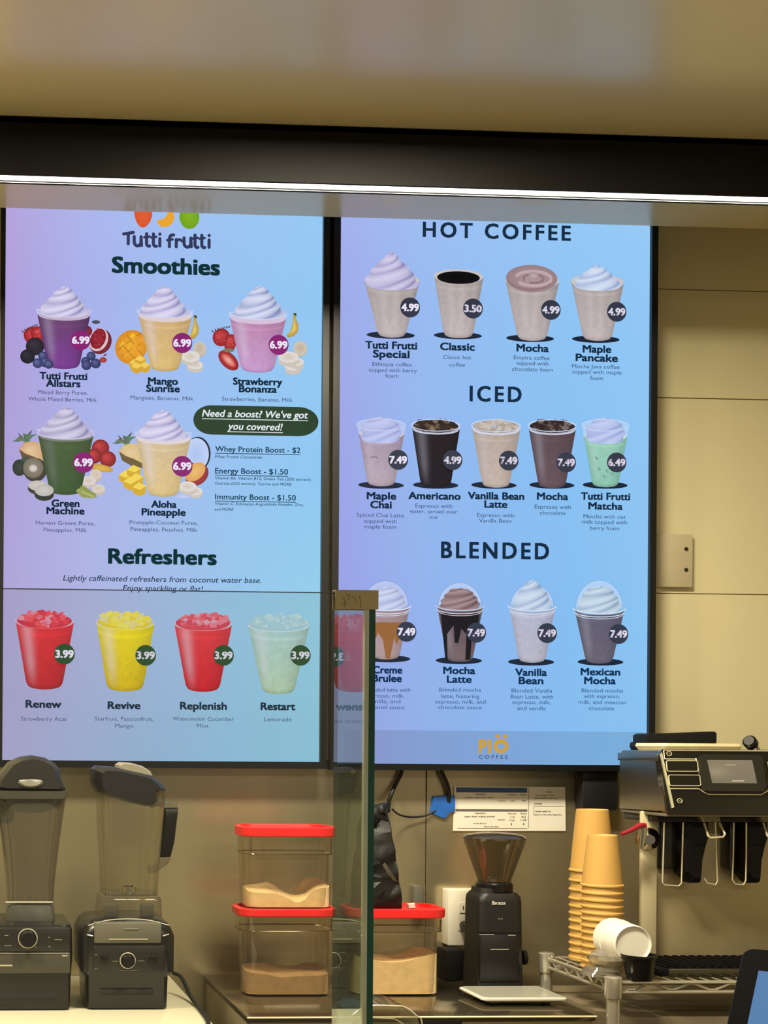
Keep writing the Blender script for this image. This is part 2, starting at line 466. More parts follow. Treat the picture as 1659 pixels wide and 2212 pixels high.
def berry(scr, x, y, r, col, hi):
    scr.up(); scr.ell(x, y, r, r * 0.97, hi, col, off=(-0.3, -0.35))
def straw(scr, x, y, rx, ry, rot, cut=False):
    scr.up(); scr.ell(x, y, rx, ry, rgb(205, 62, 66), rgb(142, 20, 34), rot=rot, off=(-0.2, -0.3))
    if cut: scr.up(); scr.ell(x, y, rx * 0.72, ry * 0.5, rgb(236, 176, 165), rgb(206, 66, 60), rot=rot)
    else:
        R = random.Random(int(x * 3 + y)); scr.up()
        for _ in range(8): scr.ell(x + R.uniform(-.55, .55) * rx, y + R.uniform(-.55, .55) * ry, .8, .8, rgb(232, 150, 120), n=6)
def leaf(scr, x, y, rot, L, w, col):
    c, s = math.cos(rot), math.sin(rot)
    scr.poly([(x + c * a - s * b, y + s * a + c * b) for a, b in ((0, 0), (L * .4, -w / 2), (L, 0), (L * .4, w / 2))], col)
def banana(scr, x, y, k=1.0):
    scr.up(); pts = [(0, 0), (3, -2), (7, 0), (6, 10), (12, 24), (11, 38), (3, 48), (-10, 52), (-15, 48), (-6, 38), (-2, 26), (0, 12)]
    scr.fan((x + 2 * k, y + 30 * k), [(x + a * k, y + b * k) for a, b in pts], rgb(232, 205, 110), rgb(176, 142, 60))
    scr.up(); scr.poly([(x, y), (x + 3 * k, y - 3 * k), (x + 8 * k, y), (x + 6 * k, y + 5 * k)], rgb(60, 66, 44))
def slicew(scr, x, y, rx, ry, thick=6, top=rgb(226, 221, 216), side=rgb(202, 194, 184), core=rgb(205, 192, 175)):
    scr.up(); scr.ell(x, y + thick, rx, ry, side); scr.poly([(x - rx, y), (x + rx, y), (x + rx, y + thick), (x - rx, y + thick)], side)
    scr.up(); scr.ell(x, y, rx, ry, core, top)
def chunk(scr, x, y, r, c0, c1):
    scr.up(); scr.poly([(x - r, y - r * .3), (x - r * .1, y - r), (x + r, y - r * .5), (x + r * .9, y + r * .6), (x, y + r), (x - r, y + r * .5)], c1)
    scr.up(); scr.fan((x - .1 * r, y - .4 * r), [(x - r, y - r * .3), (x - r * .1, y - r), (x + r, y - r * .5), (x + .1 * r, y + .1 * r)], c0, c0)
def pineapple(scr, x, y, k, flesh, rind):
    scr.up()
    R = random.Random(3)
    for i in range(16):
        leaf(scr, x + R.uniform(-5, 16), y - 26 + R.uniform(-4, 10), R.uniform(-3.4, -0.2), R.uniform(13, 24), 6, rgb(70 + R.randrange(40), 100 + R.randrange(35), 88 + R.randrange(20)))
    scr.up(); scr.fan((x + 12, y), [(x - 9, y - 2), (x + 2, y - 16), (x + 20, y - 20), (x + 44, y - 14), (x + 46, y + 30), (x + 26, y + 24), (x + 4, y + 12)], rgb(226, 198, 156), flesh)
    scr.up(); scr.poly([(x - 9, y - 2), (x + 6, y + 8), (x + 24, y + 14), (x + 44, y + 24), (x + 46, y + 34), (x + 20, y + 30), (x - 2, y + 18)], rind)

# ---- left screen
GA = [[rgb(182, 164, 222), rgb(174, 182, 236), rgb(164, 192, 242), rgb(156, 198, 243), rgb(152, 202, 243)],
      [rgb(174, 156, 218), rgb(168, 176, 234), rgb(158, 187, 240), rgb(148, 194, 241), rgb(144, 198, 241)],
      [rgb(172, 158, 214), rgb(170, 176, 230), rgb(160, 186, 236), rgb(146, 194, 240), rgb(140, 198, 240)],
      [rgb(174, 164, 214), rgb(174, 178, 224), rgb(162, 188, 230), rgb(150, 198, 232), rgb(148, 206, 234)],
      [rgb(172, 168, 212), rgb(162, 178, 220), rgb(150, 184, 222), rgb(144, 192, 226), rgb(142, 198, 226)]]
A = tv('lit menu screen with smoothies and refreshers, beside the coffee screen', (9, 1000), (695, 1000), 1644, (10, 14, 15), GA, 430)
CR_LO, CR_HI, CR_DK = rgb(196, 190, 226), rgb(226, 222, 244), rgb(126, 122, 172)
CB_LO, CB_HI, CB_DK = rgb(188, 196, 230), rgb(222, 226, 246), rgb(116, 126, 172)

# logo: three fruits, hand-drawn name
A.lay = 1; A.at(309, 470); A.fan((0, 0), [(-19, -26), (19, -26), (20, -4), (15, 10), (6, 20), (0, 22), (-7, 20), (-15, 9), (-19, -6)], rgb(226, 98, 52), rgb(214, 86, 48))
A.lay = 1; A.at(357, 470); A.poly([(4, -26), (16, -18), (20, -2), (16, 12), (6, 20), (-8, 21), (-18, 12), (-17, 6), (-4, 3), (4, -6), (5, -16)], rgb(236, 164, 50))
A.lay = 1; A.at(409, 466); A.ell(0, 2, 22, 27, rgb(134, 178, 38), rgb(112, 164, 30))
LG = rgb(52, 58, 92)
def stroke(pts, w=7.0):
    A.lay = 2; A.at(0, 0); A.o = P(360, 520, A.d); A.line([(x - 360, y - 520) for x, y in pts], w, LG)
def arc(cx, cy, rx, ry, a0, a1, n=9): return [(cx + rx * math.cos(math.radians(a0 + (a1 - a0) * i / n)), cy + ry * math.sin(math.radians(a0 + (a1 - a0) * i / n))) for i in range(n + 1)]
stroke([(266, 508), (287, 504)]); stroke([(276, 507), (276, 529)])
def lu(x): stroke([(x, 513)] + arc(x + 7.5, 524, 7.5, 9, 180, 0) + [(x + 15, 513)]); stroke([(x + 15, 518), (x + 16, 532)])
def lt(x): stroke([(x, 506), (x, 526)] + arc(x + 5, 527, 5, 6, 180, 70)); stroke([(x - 5, 514), (x + 6, 512)], 5.5)
def li(x): stroke([(x, 516), (x, 532)]); stroke([(x, 506), (x, 506.5)], 7)
lu(289); lt(316); lt(331); li(345)
stroke([(375, 507), (369, 508), (366, 514), (366, 533)]); stroke([(361, 519), (373, 517)], 5.5)
stroke([(381, 517), (381, 533)]); stroke([(381, 523)] + arc(388, 523, 6, 6, 220, 330), 6)
lu(398); lt(422); lt(437); li(453)
A.lay = 1; A.text('Smoothies', 240, 477, 592, 35, rgb(18, 50, 56), bold=0.042)
A.lay = 1; A.text('Refreshers', 232, 470, 1219, 33, rgb(14, 50, 54), bold=0.042)
lines(A, ('Lightly caffeinated refreshers from coconut water base.', 134, 568, 1257), ('Enjoy sparkling or flat!', 264, 440, 1277), col=rgb(40, 56, 84), h=12, shear=0.2, bold=0.008)

MAG = rgb(134, 22, 110)
def fruit_left(scr): pass
# berry smoothie
A.lay = 2; A.at(137, 798); straw(A, -66, -70, 22, 19, 0.7); straw(A, -52, -76, 20, 16, 0.2)
for q in range(7): leaf(A, -86 + q * 4, -76 - q * 2.6, -2.2 + .25 * q, 9, 3, rgb(52, 60, 52))
berry(A, -62, -48, 20, rgb(24, 22, 34), rgb(52, 48, 62)); berry(A, -78, -26, 16, rgb(18, 18, 28), rgb(46, 44, 56))
for x, y, r in ((-45, -28, 10), (-40, -14, 11), (-56, -12, 11), (-32, -10, 10)): berry(A, x, y, r, rgb(34, 40, 84), rgb(96, 104, 156))
A.lay = 2; A.at(137, 798); A.ell(80, -62, 24, 28, rgb(150, 30, 50), rgb(110, 24, 44), rot=0.4); A.up(); A.ell(76, -66, 20, 26, rgb(222, 190, 196), rot=0.4)
A.up(); A.ell(75, -68, 16, 23, rgb(150, 26, 44), rgb(120, 14, 32), rot=0.4)
_R = random.Random(4); A.up()
for _ in range(40):
    a, r = _R.uniform(0, 6.28), math.sqrt(_R.random()); A.ell(75 + 14 * r * math.cos(a), -68 + 21 * r * math.sin(a), 2.2, 2.4, rgb(214, 70, 86), rgb(120, 10, 30), n=8)
A.ell(50, -84, 12, 12, rgb(150, 40, 60), rgb(110, 20, 50)); A.ell(70, -104, 9, 4, rgb(70, 74, 92))
for x, y, r in ((60, -30, 10), (48, -18, 10), (50, -10, 11), (70, -14, 11)): berry(A, x, y, r, rgb(32, 38, 80), rgb(86, 94, 150))
A.up(); A.ell(86, -22, 8, 6, rgb(190, 74, 60), rgb(150, 44, 40)); leaf(A, 86, -30, -0.6, 11, 4, rgb(110, 44, 40))
A.lay = 6; cup(A, 137, 798, 130, 120, 70, rgb(106, 64, 110), rgb(124, 56, 150), liquid=0.9, edge=0.42, sheen=.16)
rimring(A, 137, 668, 120, rgb(190, 180, 222), 1.4)
A.lay = 10; cream(A, 137, 680, 112, 62, CR_LO, CR_HI, CR_DK, lean=2)
rimring(A, 137, 672, 117, rgb(206, 198, 232), 2.2, 0.11, half=True)
price(A, 174, 736, 21.5, MAG, '6.99')
# mango smoothie
A.lay = 2; A.at(356, 803); A.ell(-74, -52, 34, 38, rgb(240, 178, 44), rgb(214, 136, 26), rot=0.5, n=30)
A.up()
for (x, y, w, h, r) in ((-92, -56, 15, 12, 0), (-70, -74, 16, 13, 0), (-66, -50, 17, 13, 1), (-84, -36, 13, 9, 1), (-56, -32, 15, 12, 2), (-50, -66, 13, 12, 2)):
    c0 = [rgb(242, 198, 60), rgb(244, 180, 50), rgb(238, 160, 50)][r]
    A.fan((x - 2, y - 3), [(x - w / 2 - 3, y - 1), (x + 1, y - h / 2 - 5), (x + w / 2 + 3, y), (x, y + h / 2 + 5)], c0, rgb(226, 150, 34))
for p in (((-104, -44), (-52, -84)), ((-96, -32), (-40, -68)), ((-84, -78), (-44, -28)), ((-98, -62), (-64, -24))): A.line(p, 1.6, rgb(168, 104, 24), cap=False)
for x, y in ((-66, -14), (-54, -22), (-44, -8), (-62, -6)): chunk(A, x, y, 12, rgb(238, 204, 88), rgb(214, 164, 46))
A.lay = 2; A.at(356, 803); banana(A, 62, -122); slicew(A, 76, -52, 14, 15, 3, rgb(204, 194, 176), rgb(190, 176, 156), rgb(188, 172, 148)); slicew(A, 66, -16, 17, 9, 8); slicew(A, 56, -34, 20, 12, 8)
A.lay = 10; cup(A, 356, 803, 134, 124, 62, rgb(208, 174, 122), rgb(220, 188, 118), liquid=0.89, edge=0.16, sheen=.3)
rimring(A, 353, 668, 124, rgb(186, 184, 230), 1.4)
A.lay = 14; cream(A, 353, 681, 112, 63, CR_LO, CR_HI, rgb(132, 132, 184), lean=2)
rimring(A, 355, 674, 119, rgb(210, 206, 236), 2.2, 0.11, half=True)
price(A, 393, 742, 22, MAG, '6.99')
# strawberry smoothie
A.lay = 2; A.at(556, 806); straw(A, -80, -76, 19, 20, 0.6)
for q in range(7): leaf(A, -96 + q * 5, -86 - q * 1.8, -2.4 + .3 * q, 9, 3, rgb(84, 40, 44))
straw(A, -60, -64, 13, 20, 0.25); straw(A, -64, -26, 27, 16, 0.75, cut=True); A.up(); A.ell(-64, -48, 13, 4, rgb(120, 120, 92))
A.lay = 2; A.at(556, 806); banana(A, 78, -131); slicew(A, 94, -56, 15, 16, 3, rgb(206, 196, 180), rgb(190, 178, 160), rgb(188, 172, 150)); slicew(A, 78, -16, 18, 9, 9); slicew(A, 90, -26, 12, 8, 9); slicew(A, 68, -36, 22, 12, 9)
A.lay = 10; cup(A, 556, 806, 132, 130, 73, rgb(186, 132, 172), rgb(200, 154, 206), liquid=0.9, edge=0.15, sheen=.26)
rimring(A, 558, 672, 132, rgb(176, 190, 234), 1.4)
A.lay = 14; cream(A, 559, 684, 120, 67, CB_LO, CB_HI, CB_DK, lean=2)
rimring(A, 557, 677, 125, rgb(206, 212, 242), 2.2, 0.11, half=True)
price(A, 601, 746, 22, MAG, '6.99')
# green smoothie
A.lay = 2; A.at(141, 1070); pineapple(A, -92, -96, 1, rgb(206, 160, 120), rgb(104, 80, 52))
A.up(); A.ell(-100, -58, 15, 18, rgb(60, 70, 62), rgb(40, 50, 44)); A.ell(-84, -72, 14, 10, rgb(66, 80, 70))
A.up(); A.ell(-66, -54, 26, 26, rgb(78, 74, 62), rgb(62, 58, 46)); A.up(); A.ell(-70, -58, 22, 22, rgb(148, 140, 126), rgb(118, 108, 92)); A.up(); A.ell(-70, -57, 9, 8, rgb(222, 218, 210), rgb(186, 178, 166))
slicew(A, -60, -20, 21, 11, 8, rgb(190, 186, 178), rgb(58, 62, 52), rgb(206, 202, 194)); slicew(A, -46, -10, 21, 13, 10, rgb(182, 180, 172), rgb(48, 54, 48), rgb(206, 202, 196))
A.lay = 2; A.at(141, 1070)
for x, y, r in ((76, -104, 19), (62, -86, 17), (92, -80, 18)): berry(A, x, y, r, rgb(126, 22, 30), rgb(200, 66, 64))
A.up(); A.ell(78, -60, 26, 8, rgb(226, 186, 84), rgb(196, 152, 60), rot=0.16)
slicew(A, 66, -46, 13, 11, 5, rgb(216, 200, 192), rgb(196, 178, 168)); slicew(A, 72, -16, 14, 9, 6, rgb(218, 208, 196), rgb(198, 186, 170)); slicew(A, 50, -32, 16, 10, 6, rgb(224, 212, 208), rgb(200, 188, 182))
A.up(); A.poly([(22, -10), (40, -22), (58, -8), (70, 2), (56, 6), (36, 4)], rgb(150, 156, 84)); A.line([(28, -12), (60, 2)], 3, rgb(200, 206, 140)); A.line([(32, -20), (66, -2)], 2.4, rgb(120, 140, 50))
A.lay = 12; cup(A, 141, 1070, 142, 126, 68, rgb(70, 92, 54), rgb(60, 88, 50), liquid=0.9, edge=0.24, sheen=.22, sheencol=rgb(150, 150, 150))
rimring(A, 140, 928, 126, rgb(182, 172, 214), 1.4)
A.lay = 16; cream(A, 140, 942, 118, 62, rgb(188, 182, 214), rgb(216, 210, 234), rgb(122, 118, 158), lean=3)
rimring(A, 141, 936, 121, rgb(198, 192, 224), 2.2, 0.11, half=True)
price(A, 180, 1000, 22.5, MAG, '6.99')
# pineapple smoothie
A.lay = 2; A.at(350, 1074); pineapple(A, -86, -96, 1, rgb(212, 188, 128), rgb(110, 92, 54))
for x, y in ((-80, -42), (-62, -54), (-56, -36), (-70, -28), (-50, -16)): chunk(A, x, y, 15, rgb(240, 212, 86), rgb(212, 170, 48))
A.lay = 2; A.at(350, 1074); A.ell(78, -96, 28, 37, rgb(30, 44, 66), rgb(26, 36, 52)); A.up(); A.ell(75, -95, 27, 35, rgb(168, 192, 236), rgb(190, 208, 244))
A.up(); A.ell(56, -62, 22, 16, rgb(190, 70, 76), rgb(150, 50, 60)); A.up(); A.ell(76, -50, 28, 22, rgb(178, 70, 66), rgb(140, 44, 52), rot=-.7); A.up(); A.ell(72, -56, 26, 17, rgb(230, 190, 110), rgb(222, 160, 90), rot=-.7)
slicew(A, 72, -14, 16, 9, 7); slicew(A, 56, -24, 19, 11, 8)
A.up(); A.ell(46, -2, 18, 5, rgb(196, 204, 236), rgb(174, 190, 236))
A.lay = 12; cup(A, 352, 1074, 142, 126, 66, rgb(210, 188, 148), rgb(222, 194, 132), liquid=0.89, edge=0.14, sheen=.3)
rimring(A, 350, 934, 126, rgb(180, 186, 230), 1.4)
A.lay = 16; cream(A, 350, 946, 114, 61, CR_LO, CR_HI, rgb(134, 136, 182), lean=2)
rimring(A, 351, 940, 120, rgb(206, 206, 238), 2.2, 0.11, half=True)
price(A, 393, 1008, 22.5, MAG, '6.99')

names(A, ('Tutti Frutti', 85, 189, 820), ('Allstars', 99, 174, 836), ('Mango', 319, 385, 831), ('Sunrise', 315, 389, 847), ('Strawberry', 502, 611, 832), ('Bonanza', 515, 599, 848),
      ('Green', 111, 172, 1095), ('Machine', 100, 183, 1111), ('Aloha', 326, 382, 1097), ('Pineapple', 305, 402, 1114))
lines(A, ('Mixed Berry Puree,', 82, 190, 852), ('Whole Mixed Berries, Milk', 61, 210, 867), ('Mangoes, Bananas, Milk', 281, 419, 864), ('Strawberries, Bananas, Milk', 478, 634, 867),
      ('Harvest Greens Puree,', 77, 205, 1134), ('Pineapples, Milk', 94, 188, 1149), ('Pineapple-Coconut Puree,', 279, 428, 1133), ('Pineapples, Peaches, Milk', 281, 428, 1148))
# boost panel
DG = rgb(28, 58, 34)
A.lay = 1; A.at(553, 909); A.poly([(-138 + 40 + 40 * math.cos(a), 32 * math.sin(a)) for a in [math.pi / 2 + math.pi * i / 14 for i in range(15)]] + [(138 - 44 + 44 * math.cos(a), 32 * math.sin(a)) for a in [-math.pi / 2 + math.pi * i / 14 for i in range(15)]], DG)
A.lay = 3; A.text("Need a boost? We've got", 434, 668, 902, 15, rgb(226, 234, 240), bold=0.02, shear=0.22, under=4)
A.lay = 3; A.text('you covered!', 490, 612, 929, 15, rgb(226, 234, 240), bold=0.02, shear=0.22, under=4)
BI = rgb(24, 66, 88)
for s, x1, y in (('Whey Protein Boost - $2', 651, 977), ('Energy Boost - $1.50', 624, 1024), ('Immunity Boost - $1.50', 641, 1080)):
    A.lay = 1; A.text(s, 463, x1, y, 12, BI, bold=0.018, under=3)
lines(A, ('Whey Protein Concentrate', 463, 567, 990), ('Vitamin B6, Vitamin B12, Green Tea (20% extract),', 463, 675, 1037), ('Guarana (22% extract), Taurine and MORE', 463, 632, 1048),
      ('Vitamin C, Echinacea Angustifolia Powder, Zinc,', 463, 658, 1092), ('and MORE', 463, 505, 1103), col=rgb(34, 78, 104), h=6, shear=0.2, bold=0.01)
# refreshers
def refresher(x, yb, h, wt, wb, top, bot, ice, nm, rnd):
    A.lay = 2; cup(A, x, yb, h, wt, wb, top, bot, liquid=1.0, edge=0.2, sheen=.3, rnd=rnd)
    rimring(A, x, yb - h - 2, wt, rgb(206, 200, 226), 1.4, 0.1)
    A.lay = 5; A.at(x, yb - h - 3); A.ell(0, 0, wt / 2 - 3, wt * 0.13, ice[0], ice[1])
    cubes(A, x, yb - h - 9, wt - 20, 32, ice, 80, rnd)
    rimring(A, x, yb - h + 1, wt - 2, ice[-1], 2.2, 0.1, half=True)
refresher(96, 1490, 146, 126, 78, rgb(222, 46, 58), rgb(190, 34, 44), (rgb(222, 60, 76), rgb(196, 44, 66), rgb(226, 120, 146), rgb(214, 170, 200), rgb(232, 90, 100)), 'Renew', 3)
refresher(270, 1494, 148, 126, 80, rgb(234, 214, 30), rgb(216, 184, 20), (rgb(232, 214, 70), rgb(222, 196, 50), rgb(226, 214, 130), rgb(206, 204, 190), rgb(230, 222, 110)), 'Revive', 5)
refresher(438, 1495, 146, 126, 74, rgb(222, 56, 68), rgb(206, 22, 40), (rgb(218, 80, 96), rgb(200, 60, 84), rgb(226, 140, 160), rgb(202, 186, 214), rgb(226, 110, 120)), 'Replenish', 8)
refresher(601, 1500, 150, 136, 72, rgb(172, 204, 206), rgb(178, 206, 176), (rgb(170, 206, 216), rgb(160, 196, 212), rgb(186, 216, 226), rgb(150, 196, 220), rgb(198, 220, 220)), 'Restart', 9)
for x, y in ((139, 1413), (314, 1416), (482, 1416), (648, 1416)): price(A, x, y, 22.5, rgb(36, 76, 40), '3.99')
names(A, ('Renew', 55, 133, 1529), ('Revive', 232, 304, 1532), ('Replenish', 388, 491, 1533), ('Restart', 562, 639, 1534), col=rgb(28, 48, 66), h=16.5)
lines(A, ('Strawberry Acai', 45, 143, 1557), ('Starfruit, Passionfruit,', 204, 332, 1557), ('Mango', 248, 288, 1572), ('Watermelon Cucumber', 372, 507, 1557), ('Mint', 425, 451, 1572), ('Lemonade', 570, 630, 1558), col=rgb(74, 92, 122))
A.build('display_panel', MENU, A.root)

# ---- right screen
GB = [[rgb(166, 178, 238), rgb(160, 190, 242), rgb(154, 196, 244), rgb(150, 200, 245), rgb(152, 202, 245)],
      [rgb(158, 168, 234), rgb(150, 184, 240), rgb(144, 190, 242), rgb(140, 195, 244), rgb(144, 198, 244)],
      [rgb(154, 162, 230), rgb(146, 180, 238), rgb(138, 186, 240), rgb(134, 192, 242), rgb(140, 196, 242)],
      [rgb(152, 160, 228), rgb(146, 176, 236), rgb(138, 184, 239), rgb(131, 189, 241), rgb(138, 196, 242)],
      [rgb(150, 160, 222), rgb(144, 174, 230), rgb(138, 180, 236), rgb(134, 188, 239), rgb(134, 192, 240)]]
B = tv('lit coffee menu screen with hot, iced and blended drinks', (732, 1000), (1404, 1000), 1651, (15, 14, 14), GB, 450)
NAVY = rgb(24, 46, 68)
B.lay = 1; B.text('HOT COFFEE', 907, 1240, 516, 33, NAVY, bold=0.03, track=1.3)
B.lay = 1; B.text('ICED', 1012, 1129, 868, 34, NAVY, bold=0.03, track=1.3)
B.lay = 1; B.text('BLENDED', 948, 1191, 1207, 36, NAVY, bold=0.03, track=1.3)
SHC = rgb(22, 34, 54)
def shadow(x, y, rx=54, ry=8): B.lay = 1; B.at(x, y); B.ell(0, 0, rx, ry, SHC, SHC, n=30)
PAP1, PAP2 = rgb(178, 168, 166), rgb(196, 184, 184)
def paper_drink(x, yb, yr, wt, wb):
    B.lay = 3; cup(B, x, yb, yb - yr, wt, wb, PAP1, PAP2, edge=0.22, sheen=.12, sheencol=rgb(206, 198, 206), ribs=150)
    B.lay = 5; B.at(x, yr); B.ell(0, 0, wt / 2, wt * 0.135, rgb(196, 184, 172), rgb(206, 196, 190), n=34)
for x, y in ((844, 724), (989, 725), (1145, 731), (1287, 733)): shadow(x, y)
flat = lambda v: math.sin(min(1, v * 0.92 + 0.16) * math.pi / 2) ** 0.8
paper_drink(846, 730, 606, 123, 62); B.lay = 8; cream(B, 845, 620, 116, 78, rgb(190, 184, 220), rgb(216, 210, 238), rgb(132, 128, 176), turns=4, prof=lambda v: 0.07 + 0.95 * math.sin(v * math.pi / 2) ** 1.25)
paper_drink(990, 731, 597, 110, 66); B.lay = 8; B.at(990, 600); B.ell(0, 0, 48, 14, rgb(8, 10, 14), rgb(16, 16, 18), n=30)
paper_drink(1149, 737, 606, 121, 66); B.lay = 8; B.at(1148, 604)
B.fan((0, 0), ellipse_pts(0, -2, 58, 30, 34), rgb(176, 152, 158), rgb(150, 126, 130))
B.up(); B.line(arc(4, -2, 40, 16, 200, 500, 26), 7, rgb(190, 168, 172)); B.up(); B.line(arc(4, -2, 22, 10, 160, 470, 20), 5, rgb(144, 118, 122)); B.up(); B.ell(4, -8, 12, 8, rgb(196, 174, 176), rgb(166, 142, 148)); B.line(arc(-4, 2, 48, 20, 20, 170, 20), 3, rgb(140, 114, 118))
paper_drink(1290, 737, 609, 119, 66); B.lay = 8; cream(B, 1290, 622, 106, 51, rgb(186, 202, 232), rgb(218, 228, 246), rgb(140, 160, 204), turns=3.2, prof=lambda v: 0.08 + 0.92 * math.sin(v * math.pi / 2) ** 1.1)
CH = rgb(52, 56, 72)
for x, y, s in ((885, 665, '4.99'), (1020, 668, '3.50'), (1188, 671, '4.99'), (1330, 675, '4.99')): price(B, x, y, 22, CH, s)
names(B, ('Tutti Frutti', 787, 903, 754), ('Special', 804, 886, 773), ('Classic', 949, 1027, 757), ('Mocha', 1114, 1187, 760), ('Maple', 1257, 1322, 762), ('Pancake', 1241, 1337, 781), col=NAVY, h=16.5)
lines(B, ('Ethiopia coffee', 803, 891, 791), ('topped with berry', 795, 902, 804), ('foam', 832, 861, 816), ('Classic hot', 956, 1019, 776), ('coffee', 970, 1005, 792), ('Empire coffee', 1108, 1189, 777),
      ('topped with', 1114, 1186, 789), ('chocolate foam', 1104, 1196, 802), ('Mocha Java coffee', 1233, 1341, 796), ('topped with maple', 1233, 1345, 808), ('foam', 1274, 1303, 821))
# iced
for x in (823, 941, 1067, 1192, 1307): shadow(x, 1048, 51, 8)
def iced(x, yb, yr, wt, wb, top, bot, kind, rnd, foam=None, liquid=0.96):
    B.lay = 3; cup(B, x, yb, yb - yr, wt, wb, top, bot, liquid=liquid, edge=0.2, sheen=.14, rnd=rnd)
    bgc = bg_at(B, x, yr); B.lay = 6; B.at(x, yr); B.ell(0, 0, wt / 2, wt * 0.12, mix(bgc, (.8, .85, .95, 1), .25), mix(bgc, (.8, .85, .95, 1), .25), n=30)
    if kind == 'ice':
        B.lay = 7; B.at(x, yr + 2); B.ell(0, 0, wt / 2 - 3, wt * 0.13, foam[0], foam[1]); cubes(B, x, yr, wt - 16, 24, foam, 60, rnd)
        rimring(B, x, yr + 9, wt - 8, mix(bgc, (.85, .85, .9, 1), .6), 2.0, 0.1, half=True)
    else:
        B.lay = 7; cream(B, x, yr + 34, wt - 8, 52, foam[0], foam[1], foam[2], turns=2.6, prof=lambda v: 0.35 + 0.62 * math.sin(min(1, v * 1.6) * math.pi / 2) - 0.12 * v)
    rimring(B, x, yr, wt, mix(bgc, (.78, .8, .9, 1), .6), 1.6, 0.12)
iced(823, 1051, 918, 108, 62, rgb(168, 150, 172), rgb(184, 168, 180), 'foam', 2, (rgb(178, 186, 230), rgb(198, 204, 242), rgb(150, 160, 214)), 0.86)
iced(941, 1054, 919, 108, 68, rgb(30, 22, 28), rgb(26, 22, 32), 'ice', 4, (rgb(66, 50, 40), rgb(40, 30, 28), rgb(120, 96, 70), rgb(150, 130, 110), rgb(24, 18, 18)))
iced(1071, 1054, 920, 110, 62, rgb(184, 168, 158), rgb(196, 180, 170), 'ice', 6, (rgb(184, 170, 160), rgb(166, 152, 140), rgb(206, 196, 184), rgb(190, 196, 206), rgb(210, 200, 180)))
iced(1192, 1055, 920, 108, 62, rgb(92, 74, 80), rgb(104, 84, 92), 'ice', 7, (rgb(64, 48, 48), rgb(44, 32, 32), rgb(110, 90, 84), rgb(140, 124, 120), rgb(30, 22, 22)))
iced(1307, 1053, 919, 106, 60, rgb(150, 204, 184), rgb(142, 198, 178), 'foam', 9, (rgb(178, 190, 234), rgb(196, 208, 244), rgb(140, 160, 214)), 0.84)
B.lay = 12; B.at(1307, 1010)
for x, y in ((-20, -20), (-14, 4), (8, -8), (16, 14), (-2, 20), (4, 8)): B.ell(x, y, 5, 2.4, rgb(104, 150, 140), rgb(128, 180, 164), rot=.7)
B.lay = 12; B.at(808, 990); B.line(arc(0, 0, 7, 3, 180, 360), 2, rgb(120, 106, 130))
for x, y, s in ((859, 994, '7.49'), (976, 995, '4.99'), (1097, 996, '7.49'), (1221, 1000, '7.49'), (1330, 1000, '6.49')): price(B, x, y, 22, CH, s)
names(B, ('Maple', 791, 857, 1079), ('Chai', 799, 847, 1098), ('Americano', 880, 997, 1079), ('Vanilla Bean', 1008, 1135, 1079), ('Latte', 1045, 1097, 1097), ('Mocha', 1158, 1229, 1080), ('Tutti Frutti', 1252, 1364, 1080), ('Matcha', 1269, 1347, 1101), col=NAVY, h=16)
lines(B, ('Spiced Chai Latte', 769, 874, 1117), ('topped with', 785, 858, 1130), ('maple foam', 785, 857, 1142), ('Espresso with', 896, 978, 1097), ('water, served over', 883, 990, 1109), ('ice', 928, 945, 1121),
      ('Espresso with', 1029, 1112, 1117), ('Vanilla Bean', 1033, 1106, 1129), ('Espresso with', 1153, 1235, 1099), ('chocolate', 1165, 1223, 1112), ('Matcha with oat', 1258, 1354, 1120), ('milk topped with', 1255, 1357, 1132), ('berry foam', 1273, 1339, 1145))
# blended
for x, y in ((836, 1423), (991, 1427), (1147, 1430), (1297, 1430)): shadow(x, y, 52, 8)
def blended(x, yb, yr, wt, wb, top, bot, cr, dh, drip=None, peak=None, rnd=1):
    B.lay = 3; cup(B, x, yb, yb - yr, wt - 6, wb, top, bot, edge=0.2, sheen=.12, rnd=rnd)
    if drip:
        B.lay = 6; B.at(x, yb); H = yb - yr
        for q in drip[1]: B.poly([(a * wb / 2, -H * b) for a, b in q], drip[0])
    bgc = bg_at(B, x, yr - 30); B.lay = 8; dome(B, x, yr, wt - 12, dh, bgc)
    B.lay = 10
    hh = peak or dh * 0.88
    cream(B, x, yr + 6, wt - 20, hh, cr[0], cr[1], cr[2], turns=3.4, prof=(lambda v: 0.06 + 0.95 * math.sin(v * math.pi / 2) ** 0.9) if peak else (lambda v: 0.34 + 0.66 * math.sin(v * math.pi / 2) ** .8))
    for k, (dy, t, f) in enumerate(((0, 2.6, .55), (8, 1.8, .8), (13, 1.4, .5))):
        rimring(B, x, yr + dy, wt - k * 7, mix(cr[0], (.8, .82, .88, 1), f), t, 0.10, half=True)
blended(833, 1425, 1308, 112, 62, rgb(158, 136, 142), rgb(176, 152, 152), (rgb(186, 196, 230), rgb(212, 218, 242), rgb(150, 164, 206)), 54,
        (rgb(150, 100, 56), [[(-1.15, .7), (1.2, .7), (1.0, .4), (.75, .28), (.6, .42), (.3, .02), (0, .02), (-.2, .36), (-.55, .5), (-.9, .3)]]), rnd=2)
blended(993, 1430, 1308, 109, 58, rgb(90, 76, 84), rgb(120, 102, 106), (rgb(142, 116, 118), rgb(172, 148, 152), rgb(96, 70, 74)), 50,
        (rgb(20, 18, 26), [[(-1.5, .88), (1.5, .88), (1.35, .62), (.95, .52), (.8, .04), (.42, .04), (.5, .5), (.1, .6), (-.12, .34), (-.42, .34), (-.5, .66), (-1.0, .5), (-.95, .02), (-1.12, .02)]]), rnd=3)
